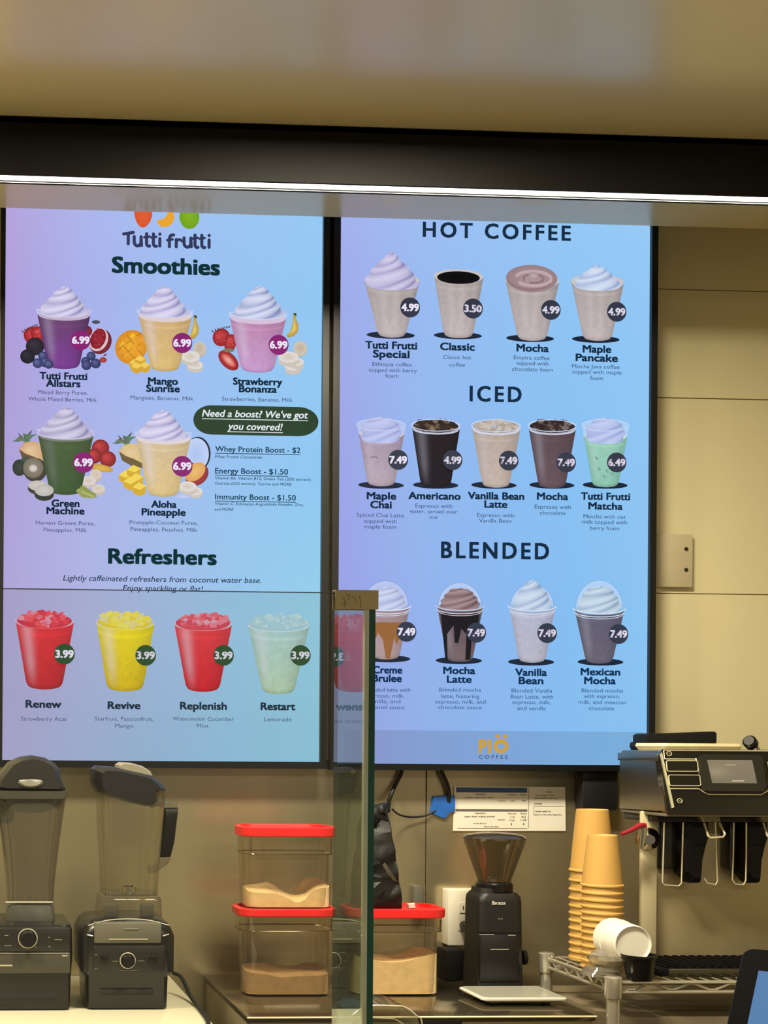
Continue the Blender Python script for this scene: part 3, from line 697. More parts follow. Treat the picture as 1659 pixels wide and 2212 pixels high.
blended(1149, 1432, 1309, 109, 62, rgb(176, 180, 202), rgb(186, 184, 200), (rgb(180, 200, 226), rgb(210, 224, 240), rgb(124, 150, 190)), 48, peak=64, rnd=4)
blended(1294, 1434, 1314, 119, 62, rgb(94, 92, 112), rgb(106, 100, 116), (rgb(178, 200, 222), rgb(208, 226, 240), rgb(128, 156, 180)), 62, rnd=5)
for x, y in ((877, 1365), (1027, 1367), (1180, 1368), (1334, 1370)): price(B, x, y, 22, rgb(48, 56, 74), '7.49')
names(B, ('Creme', 804, 870, 1455), ('Brulee', 803, 869, 1473), ('Mocha', 956, 1028, 1456), ('Latte', 964, 1020, 1475), ('Vanilla', 1111, 1183, 1460), ('Bean', 1119, 1175, 1478), ('Mexican', 1252, 1342, 1459), ('Mocha', 1260, 1332, 1478), col=rgb(18, 50, 84), h=16)
lines(B, ('Blended latte with', 787, 888, 1494), ('espresso, milk,', 787, 875, 1507), ('vanilla, and', 794, 866, 1519), ('caramel sauce', 788, 875, 1532), ('Blended mocha', 947, 1041, 1494), ('latte, featuring', 951, 1037, 1508), ('espresso, milk, and', 938, 1051, 1520), ('chocolate sauce', 945, 1042, 1532),
      ('Blended Vanilla', 1103, 1195, 1496), ('Bean Latte, with', 1101, 1197, 1509), ('espresso, milk,', 1105, 1191, 1521), ('and vanilla', 1116, 1180, 1534), ('Blended mocha', 1254, 1348, 1496), ('with espresso,', 1259, 1341, 1508), ('milk, and mexican', 1247, 1355, 1521), ('chocolate', 1270, 1328, 1534), col=rgb(48, 84, 130))
# footer strip with the gold logo
def strip(u, v): return (-337 + 673 * u, 72 * v)
B.lay = 1; B.at(1068, 1579); B.grid(strip, lambda u, v: sc(bg_at(B, 732 + 672 * u, 1650), 0.80), 12, 2)
GO = rgb(206, 158, 62)
B.lay = 3; B.text('P', 1033, 1051, 1627, 30, GO, bold=0.04)
B.lay = 3; B.text('I', 1054, 1061, 1627, 30, GO, bold=0.04)
B.lay = 3; B.at(1082, 1612); B.line(arc(0, 0, 13, 12, 0, 360, 26), 9, GO, cap=False)
for x in (-8, 9): B.ell(x, -22, 5, 4.5, GO, rot=.5)
B.lay = 3; B.text('COFFEE', 1033, 1098, 1639, 8, rgb(72, 90, 120), bold=0.02, track=1.5)
B.build('display_panel', MENU, B.root)

# ------------------------------------------------------------------ blank plate on the wall
pt = thing('blank_wall_plate', 'blank cream wall plate with two screws, partly behind the right screen', 'wall plate', P(1455, 1271, DW))
b = NB(); pbox(b, 1400, 1152, 1500, 1270, DW - 0.012, DW + 0.0, 0.003); obj('plate', b, pm('plate_cream', (186, 174, 142), 0.4, var=0.03), pt)
for y in (1186, 1231):
    b = NB(); lathe(b, [(0.0001, 0), (0.0045, 0), (0.0038, 0.0025), (0.0001, 0.003)], P(1482, y, DW - 0.012), (0, -1, 0), 14); obj('screw', b, pm('screw_dark', (70, 62, 44), 0.4, 0.8), pt)

# ------------------------------------------------------------------ counters
xw1 = P(464, 2212, 2.484).x                 # right end of the white counter
xs0, xs1 = P(534, 2194, 2.56).x, P(1325, 2118, 2.53).x - .018      # steel counter
wc = thing('counter_unit', 'white-topped counter carrying the two blenders', 'counter', (-0.6, 2.6, 0))
b = NB(); box(b, -1.9, xw1, 2.3, 3.02, ZC - 0.035, ZC, 0.004); obj('worktop', b, pm('white_worktop', (196, 190, 166), 0.22, var=0.03, scale=4), wc)
b = NB(); box(b, -1.88, xw1 - 0.012, 2.33, 3.02, 0.0, ZC - 0.035, 0.002); obj('base', b, steel, wc)
st = thing('counter_unit', 'stainless counter carrying the grinder and the tan-filled tubs', 'counter', (0.9, 2.8, 0))
b = NB(); box(b, xs0, xs1, 2.56, 3.02, ZC - 0.012, ZC, 0.003); obj('worktop', b, pm('steel_top', (136, 126, 104), 0.12, 0.9, var=0.06, scale=5), st)
b = NB(); box(b, xs0 + 0.006, xs1 - 0.004, 2.566, 3.02, 0.0, ZC - 0.012, 0.002); obj('base', b, pm('base_steel', (150, 138, 104), .4, .3, var=.06, scale=4, stretch=(1, 1, .3)), st)
b = NB(); tube(b, [(xs0, 2.5605, ZC - .003), (xs1, 2.5605, ZC - .003)], .0022, 8); obj('edge_glint_strip', b, pm('edge_glint', (226, 216, 184), .25, .3), st)  # pale strip imitates light caught along the rounded worktop edge
b = NB(); pbox(b, 905, 2203, 1000, 2260, 2.560, 2.567, 0.001); obj('pull_recess', b, black, st)
b = NB(); box(b, -2.3, 2.2, 1.0, 1.98, 0.86, 0.90, 0.004); box(b, -2.28, 2.18, 1.05, 1.95, 0.0, 0.86)
fc = obj('service_counter', b, pm('counter_front', (150, 134, 104), 0.4)); tag(fc, 'tan front counter under the glass guard and the tablet', 'counter')

# ------------------------------------------------------------------ blenders
jar_m = clear('jar_plastic', (236, 233, 222), 0.06, 0.04, haze=0.04)
jar_grey = clear('jar_smoke', (196, 190, 178), 0.06, 0.08, haze=0.16, hazecol=(150, 145, 130))
chr_line = pm('silver_line', (214, 208, 190), 0.25, 0.6, var=0.02)
bl_base = pm('blender_black', (17, 17, 15), 0.3, var=0.12, spec=0.5)
bl_grey = pm('blender_grey', (92, 88, 76), 0.5, var=0.06)
def ring(b, c, r, t, ax=(0, -1, 0)):
    u, v, w = frame_of(ax)
    tube(b, [Vector(c) + u * r * math.cos(2 * math.pi * i / 28) + v * r * math.sin(2 * math.pi * i / 28) for i in range(28)], t, 8, closed=True)

def blender_right():
    d0 = 2.62; cx = P(277, 2100, d0).x; s = S(d0)
    zt = P(276, 1988, 2.66).z
    t = thing('blender', 'black blender with clear square jug and tilted black lid, right of the pair', 'blender', (cx, 2.715, ZC), 'blenders on the white counter')
    def zz(y, d=d0): return P(276, y, d).z
    b = NB(); yc = d0 + 0.095
    rl(b, [(cx, yc, 176 * s, 0.17, .012, ZC + .003), (cx, yc, 180 * s, 0.176, .014, zz(2112)), (cx, yc, 204 * s, .19, .016, zz(2100)), (cx, yc, 206 * s, .19, .018, zz(2024)),
           (cx, yc, 190 * s, .186, .03, zz(2002)), (cx, yc, 168 * s, .17, .034, zz(1992)), (cx, yc, 120 * s, .13, .03, zz(1987))])
    obj('motor_base', b, bl_base, t)
    b = NB(); pbox(b, 203, 1993, 350, 2038, d0 - .004, d0 + .02, .003)
    lb = obj('badge_panel', b, bl_grey, t)
    b = NB(); pbox(b, 234, 2028, 320, 2030, d0 - .0052, d0 - .003); pbox(b, 270, 2006, 300, 2007.2, d0 - .0052, d0 - .003); obj('silver_line', b, chr_line, lb, smooth=0)
    b = NB(); tube(b, smooth_pts([P(190, 1999, d0 + .0), P(232, 1988, d0), P(278, 1985, d0), P(322, 1988, d0), P(366, 1999, d0)]), .0010, 8); obj('chrome_trim', b, chr_line, t)
    b = NB(); pbox(b, 200, 2042, 358, 2100, d0 - .003, d0 + .02, .003); pn = obj('control_panel', b, pm('panel_black', (22, 22, 19), .42, var=.1), t)
    b = NB(); lathe(b, [(.0125, 0), (.0125, .012), (.010, .016), (.0001, .016)], P(276, 2075, d0 - .003), (0, -1, 0), 28); kn = obj('speed_knob', b, black, pn)
    b = NB(); ring(b, P(276, 2075, d0 - .006), .0148, .0013); obj('knob_ring', b, chr_line, kn)
    for x0, x1, y in ((217, 235, 2075), (243, 254, 2076), (298, 312, 2075), (320, 336, 2066), (257, 296, 2095.5), (204, 211, 2062), (204, 211, 2092)):
        b = NB(); pbox(b, x0, y, x1, y + 1.2, d0 - .0036, d0 - .002); obj('dial_mark', b, pm('faint_print', (120, 116, 100), .5), pn, smooth=0)
    for x in (226, 330):
        b = NB(); pbox(b, x - 8, 2064, x + 8, 2082, d0 - .007, d0, .002); obj('rocker_switch', b, black, pn)
    b = NB(); pbox(b, 216, 2138, 332, 2150, d0 + .004, d0 + .03, .001); obj('vent_slot', b, pm('vent_dark', (12, 12, 11), .7), t)
    for x0, x1, y0, y1 in ((188, 200, 2019, 2022), (352, 365, 2022, 2018)):
        b = NB(); tube(b, [P(x0, y0, d0 - .001), P(x1, y1, d0 - .001)], .0012, 6); obj('chrome_trim', b, chr_line, t)
    # clear jug
    dj = 2.715; sj = S(dj); jx = P(278, 1850, dj).x
    def zj(y): return P(278, y, dj).z
    b = NB()
    rl(b, [(jx - .001, dj, 134 * sj, .118, .012, zj(1984)), (jx, dj, 130 * sj, .115, .012, zj(1940)), (jx, dj, 124 * sj, .11, .016, zj(1931)), (jx, dj, 116 * sj, .104, .018, zj(1929)),
           (jx, dj, 122 * sj, .11, .022, zj(1880)), (jx + .001, dj, 134 * sj, .12, .03, zj(1800)), (jx + .002, dj, 146 * sj, .132, .035, zj(1708))], cap1=False)
    jug = obj('jug', b, jar_m, t)
    b = NB(); rl(b, [(jx, dj, 112 * sj, .10, .018, zj(1930)), (jx, dj, 112 * sj, .10, .018, zj(1926))]); obj('jug_floor', b, jar_grey, jug)
    b = NB(); lathe(b, [(.018, 0), (.016, .012), (.004, .016), (.0001, .016)], (jx, dj, zj(1927)), seg=16)
    for a in range(4):
        c, s_ = math.cos(a * 1.57 + .5), math.sin(a * 1.57 + .5); z = zj(1915)
        loft(b, [[(jx + c * r - s_ * w, dj + s_ * r + c * w, z + r * .25 + q) for w, q in ((-.004, 0), (.004, 0), (.004, .0012), (-.004, .0012))] for r in (.004, .03)])
    obj('blade', b, chrome, jug)
    for x0, x1 in ((224, 257), (304, 333)):
        b = NB(); pbox(b, x0, 1953, x1, 1981, dj - .056, dj - .04, .002); obj('centring_pad', b, pm('pad_grey', (66, 62, 54), .6), jug)
    b = NB(); rl(b, [(jx, dj, 128 * sj, .11, .012, zj(1990)), (jx, dj, 130 * sj, .112, .012, zj(1983))]); obj('seat_gasket', b, black, t)
    # handle with clear bridges
    b = NB(); pillow(b, [(357, 1746), (386, 1745), (386, 1752), (378, 1820), (370, 1852), (346, 1852), (351, 1810), (355, 1770)], dj - .016, dj + .016); obj('handle_grip', b, black_soft, t)
    b = NB(); pillow(b, [(322, 1736), (328, 1729), (345, 1732), (384, 1733), (385, 1746), (356, 1747), (340, 1741), (326, 1746)], dj - .012, dj + .012); obj('handle_bridge', b, clear('bridge_plastic', (210, 204, 188), .08, .06, haze=.12), t)
    b = NB(); pillow(b, [(347, 1852), (369, 1848), (370, 1856), (362, 1868), (334, 1886), (322, 1886), (320, 1872), (326, 1868), (332, 1874), (344, 1866)], dj - .012, dj + .012); obj('handle_bridge', b, MATS['bridge_plastic'], t)
    # lid
    b = NB()
    pillow(b, [(203, 1690), (205, 1662), (214, 1655), (250, 1657), (331, 1675), (352, 1690), (365, 1706), (362, 1709), (349, 1708), (347, 1732), (336, 1742), (322, 1744), (280, 1735), (240, 1722), (212, 1712)], dj - .066, dj + .066)
    ld = obj('lid', b, pm('lid_black', (16, 15, 14), .45, var=.12), t)
    b = NB(); pillow(b, [(253, 1660), (254, 1652), (262, 1647), (285, 1648), (310, 1655), (327, 1666), (333, 1677), (328, 1681), (300, 1677), (266, 1668)], dj - .034, dj + .034); obj('lid_cap', b, pm('cap_grey', (132, 126, 112), .4, var=.06), ld)
    b = NB(); tube(b, smooth_pts([P(370, 2136, 2.78), P(392, 2142, 2.70), P(420, 2172, 2.58), P(440, 2200, 2.47), P(470, 2260, 2.40)]), .0042, 8)
    # the cord sags over the white counter
    b.free(); b = NB()
    zc = ZC + .0045
    pts = [Vector((P(374, 2130, 2.79).x, 2.79, ZC + .045)), Vector((P(392, 2138, 2.76).x, 2.76, ZC + .04)), Vector((P(412, 2160, 2.70).x, 2.70, ZC + .012)), Vector((P(432, 2185, 2.61).x, 2.61, zc)), Vector((P(446, 2212, 2.50).x, 2.48, zc)), Vector((0.44, 2.38, zc))]
    tube(b, smooth_pts(pts), .0042, 8); obj('cord', b, black_soft, t)
blender_right()

def blender_left():
    d0 = 2.62; cx = P(60, 2100, d0).x; s = S(d0)
    def zz(y, d=d0): return P(60, y, d).z
    t = thing('blender', 'black blender with domed dark lid and tapered jug, at the left edge', 'blender', (cx, 2.715, ZC), 'blenders on the white counter')
    b = NB(); yc = d0 + .095
    rl(b, [(cx, yc, 186 * s, .18, .012, ZC + .003), (cx, yc, 190 * s, .184, .014, zz(2108)), (cx, yc, 196 * s, .19, .014, zz(2064)), (cx, yc, 194 * s, .188, .016, zz(2010)), (cx, yc, 186 * s, .18, .02, zz(1999)), (cx, yc, 150 * s, .15, .02, zz(1996))])
    obj('motor_base', b, bl_base, t)
    b = NB(); pbox(b, -30, 2060, 152, 2103, d0 - .004, d0 + .02, .002); bp = obj('badge_panel', b, pm('badge_dark', (62, 59, 50), .45, var=.06), t)
    b = NB(); pbox(b, -30, 2058.5, 150, 2060, d0 - .0046, d0 - .002); pbox(b, 134, 2063, 146, 2066, d0 - .0046, d0 - .002); pbox(b, -14, 2084, 27, 2087.5, d0 - .0046, d0 - .002); obj('silver_line', b, chr_line, bp, smooth=0)
    b = NB(); pbox(b, -34, 2004, 152, 2056, d0 - .003, d0 + .02, .003); pn = obj('control_panel', b, MATS['panel_black'], t)
    b = NB(); lathe(b, [(.016, 0), (.016, .014), (.013, .018), (.0001, .018)], P(60, 2027, d0 - .003), (0, -1, 0), 28); kn = obj('speed_knob', b, black, pn)
    b = NB(); ring(b, P(60, 2027, d0 - .006), .0182, .0014); obj('knob_ring', b, chr_line, kn)
    for x0, x1, y in ((10, 18, 2020), (10, 25, 2042), (104, 108, 2024), (104, 110, 2044), (118, 134, 2029), (76, 80, 2045)):
        b = NB(); pbox(b, x0, y, x1, y + 1.6, d0 - .0036, d0 - .002); obj('dial_mark', b, MATS['faint_print'], pn, smooth=0)
    b = NB(); pbox(b, -20, 2146, 120, 2162, d0 + .004, d0 + .03, .001); obj('vent_slot', b, MATS['vent_dark'], t)
    dj = 2.715; sj = S(dj); jx = P(65, 1850, dj).x
    def zj(y): return P(65, y, dj).z
    b = NB(); rl(b, [(jx, dj, 136 * sj, .125, .016, zj(1999)), (jx, dj, 134 * sj, .124, .016, zj(1986))]); obj('seat_gasket', b, black, t)
    b = NB(); rl(b, [(jx, dj, 106 * sj, .098, .012, zj(1986)), (jx, dj, 100 * sj, .094, .012, zj(1952)), (jx, dj, 96 * sj, .09, .012, zj(1948))]); obj('collar', b, pm('collar_dark', (66, 64, 58), .3, var=.2, scale=30), t)
    b = NB(); tube(b, [P(12, 1949, dj - .047), P(114, 1949, dj - .047)], .0014, 6); obj('chrome_trim', b, chr_line, t)
    b = NB()
    rl(b, [(jx, dj, 98 * sj, .09, .02, zj(1949)), (jx, dj, 104 * sj, .095, .024, zj(1900)), (jx, dj, 122 * sj, .112, .03, zj(1820)), (jx, dj, 138 * sj, .126, .034, zj(1760)), (jx + .002, dj, 148 * sj, .134, .036, zj(1712))], cap1=False)
    jug = obj('jug', b, jar_grey, t)
    b = NB(); rl(b, [(jx, dj, 94 * sj, .086, .02, zj(1950)), (jx, dj, 94 * sj, .086, .02, zj(1946))]); obj('jug_floor', b, MATS['jar_smoke'], jug)
    b = NB(); lathe(b, [(.016, 0), (.014, .012), (.0001, .015)], (jx, dj, zj(1947)), seg=16); obj('blade', b, chrome, jug)
    b = NB()
    dome_p = [(0, 1710), (-14, 1706), (-12, 1690), (2, 1670), (20, 1648), (44, 1636), (72, 1632), (100, 1637), (122, 1650), (132, 1664), (136, 1688), (146, 1706), (144, 1712)]
    pillow(b, dome_p, dj - .068, dj + .068)
    ld = obj('lid', b, pm('lid_olive', (24, 23, 19), .5, var=.12), t)
    b = NB(); pillow(b, [(-16, 1708), (145, 1709), (145, 1722), (138, 1726), (-14, 1726)], dj - .07, dj + .07, ins=((0, .96), (.06, 1), (.94, 1), (1, .96))); obj('lid_band', b, pm('band_grey', (58, 55, 46), .4), ld)
    b = NB(); pillow(b, [(-8, 1724), (136, 1724), (134, 1738), (116, 1750), (90, 1757), (58, 1758), (30, 1754), (8, 1745)], dj - .058, dj + .058); obj('lid_plug', b, black_soft, ld)
    b = NB(); lathe(b, [(.0001, .004), (.018, .003), (.0215, 0), (.0215, -.01)], P(66, 1687, dj - .066), (0, -1, .35), 24)
    bmesh.ops.scale(b, vec=(1.2, 1, .62), verts=b.verts, space=Matrix.Translation(-P(66, 1687, dj - .066))); obj('lid_cap', b, pm('cap_olive', (86, 82, 70), .4), ld)
    b = NB(); pillow(b, [(-40, 1740), (24, 1738), (32, 1744), (31, 1772), (24, 1777), (0, 1776), (-8, 1800), (-14, 1860), (-30, 1862), (-36, 1800)], dj - .018, dj + .018); obj('handle_grip', b, black_soft, t)
blender_left()

# ------------------------------------------------------------------ food tubs with red lids, and what is in them
tub_m = clear('tub_plastic', (243, 236, 222), 0.05, 0.04, haze=0.03)
red_m = pm('red_lid', (214, 34, 34), 0.35, var=0.05)
def tub(label, xl, xr, yb, ysh, ylid, d0, wb_l, wb_r, zbase, group=None):
    """clear square tub: xl..xr lid edges, ysh the shoulder line, ylid = (top, bottom) of the lid"""
    s = S(d0); cx = (P(xl, ylid[1], d0).x + P(xr, ylid[1], d0).x) / 2; w = (xr - xl) * s; dp = .115; yc = d0 + dp / 2
    wb = (wb_r - wb_l) * s; cb = (P(wb_l, yb, d0).x + P(wb_r, yb, d0).x) / 2
    z = lambda y: P((xl + xr) / 2, y, d0).z
    t = thing('food_tub', label, 'tub', (cx, yc, zbase), group)
    b = NB(); k = w * .94
    rl(b, [(cb, yc, wb - .016, dp - .04, .026, zbase + .001), (cb, yc, wb, dp - .024, .032, zbase + .008), (cb, yc, wb * 1.03, dp - .018, .034, z(ysh)), (cx, yc, k, dp - .01, .036, z(ysh) + .003),
           (cx, yc, k * 1.01, dp - .006, .036, z(ylid[1]))], cap1=False, n=8)
    obj('tub_body', b, tub_m, t)
    b = NB(); zr = z(ysh) + .002
    tube(b, [Vector((x, y, zr)) for x, y in rrect(cx, yc, k + .001, dp - .009, .036, 8)], .0013, 6, closed=True); obj('shoulder_ridge', b, clear('ridge_plastic', (176, 166, 146), .1, .1, haze=.25, hazecol=(120, 108, 86)), t)
    for sx in (-1, 1):
        b = NB(); tube(b, [(cx + sx * (k / 2 - .012), d0 + .0075, zr + .004), (cx + sx * (k / 2 - .012), d0 + .006, z(ylid[1]) - .004)], .0012, 6); obj('corner_rib', b, MATS['ridge_plastic'], t)
    zt, zl = z(ylid[0]), z(ylid[1])
    b = NB()
    rl(b, [(cx, yc, w - .004, dp + .006, .04, zl), (cx, yc, w, dp + .01, .042, zl + .002), (cx, yc, w, dp + .01, .042, zt - .002), (cx, yc, w - .006, dp + .004, .04, zt), (cx, yc, w - .02, dp - .01, .034, zt),
           (cx, yc, w - .026, dp - .016, .024, zt - .007)], n=7)
    obj('lid', b, red_m, t)
    return cx, yc, wb, dp, cb, z
def powder(name, label, prof, xb, d0, dp, zb, ybot, back_lift, m):
    """loose filling: prof = top line seen through the front (pixels), raised towards the back"""
    b = NB(); dA, dB = d0 + .016, d0 + dp - .018
    xs = [p[0] for p in prof]; n = 28; ny = 14; x0, x1 = xs[0], xs[-1]
    def top(x):
        for (a, ya), (c, yc) in zip(prof, prof[1:]):
            if a <= x <= c: return ya + (yc - ya) * (x - a) / (c - a)
        return prof[-1][1]
    grid = []
    for j in range(ny + 1):
        row = []
        for i in range(n + 1):
            u = i / n; v = j / ny; x = x0 + (x1 - x0) * u
            p = P(x, top(x), d0 + .012); lift = back_lift * v + .003 * math.sin(u * 9 + v * 5) * v
            yy = dA + (dB - dA) * v; rc = .024; e = max(0.0, rc - min(yy - dA, dB - yy)); ins = rc - math.sqrt(rc * rc - e * e)
            pa, pb = P(x0, top(x), d0 + .012).x + ins, P(x1, top(x), d0 + .012).x - ins
            row.append((pa + (pb - pa) * u, yy, p.z + lift))
        grid.append(row)
    T = [[b.verts.new(q) for q in r] for r in grid]; Bo = [[b.verts.new((q[0] * 1, q[1], zb)) for q in r] for r in grid]
    for j in range(ny):
        for i in range(n):
            b.faces.new((T[j][i], T[j][i + 1], T[j + 1][i + 1], T[j + 1][i])); b.faces.new((Bo[j][i], Bo[j + 1][i], Bo[j + 1][i + 1], Bo[j][i + 1]))
    for i in range(n):
        b.faces.new((T[0][i], Bo[0][i], Bo[0][i + 1], T[0][i + 1])); b.faces.new((T[ny][i], T[ny][i + 1], Bo[ny][i + 1], Bo[ny][i]))
    for j in range(ny):
        b.faces.new((T[j][0], T[j + 1][0], Bo[j + 1][0], Bo[j][0])); b.faces.new((T[j][n], Bo[j][n], Bo[j + 1][n], T[j + 1][n]))
    o = obj(name, b, m); tag(o, label, 'powder', kind='stuff')
tan = pm('tan_powder', (226, 204, 162), 0.9, var=0.08, scale=60, bump=.2)
brown = pm('brown_powder', (150, 124, 90), 0.9, var=0.12, scale=50, bump=.2)
d0 = 2.747
T1 = 'food tubs with red lids'
tub('clear tub with red lid and a low layer of brown powder, bottom of the stack', 516, 739, 2154, 2014, (1964, 1981), d0, 531, 721, ZC, T1)
z2 = P(620, 1966, d0).z
tub('clear tub with red lid, resting on another tub beneath', 522, 738, 1966, 1848, (1787, 1808), d0, 532, 721, z2, T1)
tub('clear tub with red lid, nearly half full, with a black bag on it', 754, 976, 2154, 2016, (1964, 1984), d0, 770, 957, ZC, T1)
powder('brown_powder', 'brown powder in the bottom of the lower left tub', [(534, 2104), (560, 2106), (600, 2112), (650, 2110), (716, 2108)], 0, d0, .115, ZC + .004, 2150, .012, brown)
powder('tan_powder', 'pale tan powder heaped in the upper tub of the stack', [(538, 1929), (585, 1930), (612, 1938), (640, 1949), (655, 1950), (672, 1944), (695, 1924), (718, 1919)], 0, d0, .115, z2 + .004, 1962, .012, tan)
powder('tan_powder', 'pale tan powder filling the lower half of the tub under the black bag', [(773, 2070), (808, 2078), (840, 2080), (880, 2078), (920, 2071), (952, 2063)], 0, d0, .115, ZC + .004, 2150, .002, tan)

# black bag standing on the right tub
zl = P(856, 1965, d0).z - .0055
b = NB()
_by = 1968
pillow(b, [(776, _by), (778, 1930), (783, 1860), (788, 1800), (796, 1756), (804, 1750), (822, 1742), (834, 1738), (849, 1737), (850, 1752), (853, 1790), (858, 1840), (862, 1880), (868, 1920), (873, 1950), (872, _by)], d0 + .02, d0 + .10,
       ins=((0, .80), (.04, .93), (.1, .98), (.3, 1), (.5, 1), (.7, 1), (.9, .98), (.96, .93), (1, .80)))
bmesh.ops.subdivide_edges(b, edges=b.edges, cuts=2, use_grid_fill=True)
bmesh.ops.triangulate(b, faces=[f for f in b.faces if len(f.verts) > 4])
bmesh.ops.subdivide_edges(b, edges=[e for e in b.edges if e.calc_length() > .02], cuts=1)
bmesh.ops.triangulate(b, faces=[f for f in b.faces if len(f.verts) > 4])
_zb, _zt = min(v.co.z for v in b.verts), max(v.co.z for v in b.verts)
for v in b.verts:
    t = (v.co.z - _zb) / (_zt - _zb); yc = d0 + .06
    v.co.y = yc + (v.co.y - yc) * (1.0 - .75 * t ** 1.5) + (.007 * math.sin(v.co.x * 190 + v.co.z * 46) + .004 * math.sin(v.co.z * 130 - v.co.x * 80)) * min(1, t * 4)
_m = min(v.co.z for v in b.verts)
bmesh.ops.translate(b, verts=b.verts, vec=(0, 0, zl + .0015 - _m))
bag_m = pm('black_foil', (17, 16, 14), 0.5, var=0.4, scale=22, bump=.8, spec=.35)
bt = thing('coffee_bag', 'black foil bag standing on the right red-lidded tub', 'bag', P(826, 1966, d0 + .09))
obj('pouch', b, bag_m, bt)
b = NB(); pillow(b, [(822, 1862), (830, 1860), (842, 1878), (856, 1900), (862, 1908), (852, 1906), (836, 1888)], d0 + .024, d0 + .034); obj('seal_fold', b, pm('foil_grey', (66, 60, 50), .45, var=.2), bt)
b = NB(); pillow(b, [(882, 1953), (897, 1951), (899, 1961), (883, 1962)], d0 + .06, d0 + .075); _m = min(v.co.z for v in b.verts); bmesh.ops.translate(b, verts=b.verts, vec=(0, 0, zl + .0005 - _m))
tag(obj('paper_tag', b, white_p), 'small white paper tag lying on the red lid beside the black bag', 'tag')
b = NB(); pbox(b, 895, 1914, 914, 1976, 3.0, 3.026, .001); tag(obj('conduit_cover', b, pm('grey_cover', (92, 88, 78), .5)), 'short grey upright conduit cover behind the black bag', 'cover')

# ------------------------------------------------------------------ cables under the right screen, blue tape, notices
cab = pm('cable_black', (16, 16, 15), .45)
def cable(label, pts, r):
    b = NB(); tube(b, smooth_pts(pts, 8), r, 8); tag(obj('cable', b, cab), label, 'cable', 'cables under the right screen')
cable('thick black cable bending from the screen down to the black bag', [P(868, 1654, 3.012), P(866, 1672, 3.012), P(852, 1700, 3.01), P(841, 1728, 2.99), P(838, 1752, 2.95)], .0048)
cable('thick black cable dropping from the screen to the blue tape', [P(951, 1654, 3.012), P(956, 1672, 3.012), P(965, 1692, 3.012), P(970, 1712, 3.014), P(969, 1730, 3.019)], .0048)
cable('thin black cable sagging between the black bag and the blue tape', [P(846, 1746, 2.95), P(856, 1756, 2.97), P(872, 1763, 3.0), P(896, 1765, 3.012), P(918, 1762, 3.015), P(934, 1755, 3.018), P(942, 1750, 3.02)], .0022)
b = NB(); pillow(b, [(937, 1720), (960, 1718), (984, 1719), (984, 1752), (972, 1756), (962, 1769), (948, 1764), (930, 1756), (933, 1738)], 3.0185, 3.0255, ins=((0, .97), (.5, 1), (1, 1)))
tag(obj('painter_tape', b, pm('blue_tape', (28, 92, 176), .5, var=.15, scale=25)), 'crumpled blue tape patch holding the cables to the wall', 'tape')

nt = thing('paper_notice', 'white printed notice sheet taped to the wall above the grinder', 'notice', P(1100, 1795, 3.024))
dn = 3.0232
b = NB(); wv = [P(x, y, dn) for x, y in ((979, 1795), (1222, 1795), (1221, 1700), (981, 1699))]
loft(b, [wv, [q + Vector((0, .0012, 0)) for q in wv]])
obj('sheet', b, pm('paper_white', (226, 220, 204), .7, var=.02), nt, smooth=0)
def flat(b, x0, y0, x1, y1, k=1): pbox(b, x0, y0, x1, y1, dn - .0003 * k, dn - .0001)
b = NB(); flat(b, 982.5, 1701, 1142, 1712); obj('blue_band', b, pm('print_blue', (52, 84, 132), .7), nt, smooth=0)
b = NB(); flat(b, 981, 1748, 1142, 1753); obj('grey_band', b, pm('print_grey', (96, 92, 92), .7), nt, smooth=0)
b = NB()
for q in ((1141.4, 1700, 1142.2, 1790), (985, 1789, 1142, 1789.8), (1153, 1740, 1153.8, 1760), (1153, 1741, 1220, 1741.8)): flat(b, *q)
_R = random.Random(5); ink = pm('print_black', (54, 48, 42), .8)
ddn = Vector((0, 0, 0))
def prn(s, x0, x1, y, h):
    o = P(x0, y, dn - .0004); text3d(b, s, o, (1, 0, 0), (0, 0, 1), h * S(dn), (x1 - x0) * S(dn), bold=.01)
for s, x0, x1, y, h in (('Ingredient', 1026, 1050, 1717, 3), ('Amount', 1098, 1116, 1718, 3.4), ('Grams', 1124, 1138, 1718, 3.4), ('coffee espresso shot', 1003, 1070, 1724, 2.6), ('total', 1074, 1092, 1731, 2.6), ('2 oz', 1102, 1112, 1731, 3), ('60', 1128, 1136, 1731, 3),
                       ('Ingredient', 1026, 1050, 1758, 3.2), ('Amount', 1097, 1116, 1759, 3.4), ('Grams', 1124, 1138, 1759, 3.4), ('yogurt base, original powder', 1003, 1072, 1765, 3.4), ('2 oz', 1102, 1112, 1766, 3.6), ('30 g', 1126, 1136, 1766, 3.6), ('water', 1074, 1093, 1772, 3), ('4 cup', 1100, 1112, 1773, 3.4), ('1128', 1125, 1137, 1773, 3.4),
                       ('1', 1104, 1106, 1782, 4), ('1', 1130, 1132, 1782, 4), ('vanilla flavour', 1022, 1053, 1780, 3), ('blend until ready', 1046, 1078, 1787, 3),
                       ('Notes', 1180, 1194, 1712, 3), ('two cups of ice', 1157, 1198, 1719, 3.2), ('shake before serving', 1155, 1206, 1725, 3), ('STEPS', 1154, 1171, 1738, 3.4), ('recipe ready for', 1156, 1192, 1754, 3.6), ('store in the cold, keep dry', 1154, 1216, 1761, 3)):
    prn(s, x0, x1, y, h)
obj('print', b, ink, nt, smooth=0, weld=False)

b = NB(); pbox(b, 1257, 1660, 1337, 1751, 2.985, 3.024, .003)
tag(obj('media_box', b, pm('box_black', (18, 19, 21), .5)), 'black box on the wall below the right screen, above the cup stacks', 'box')

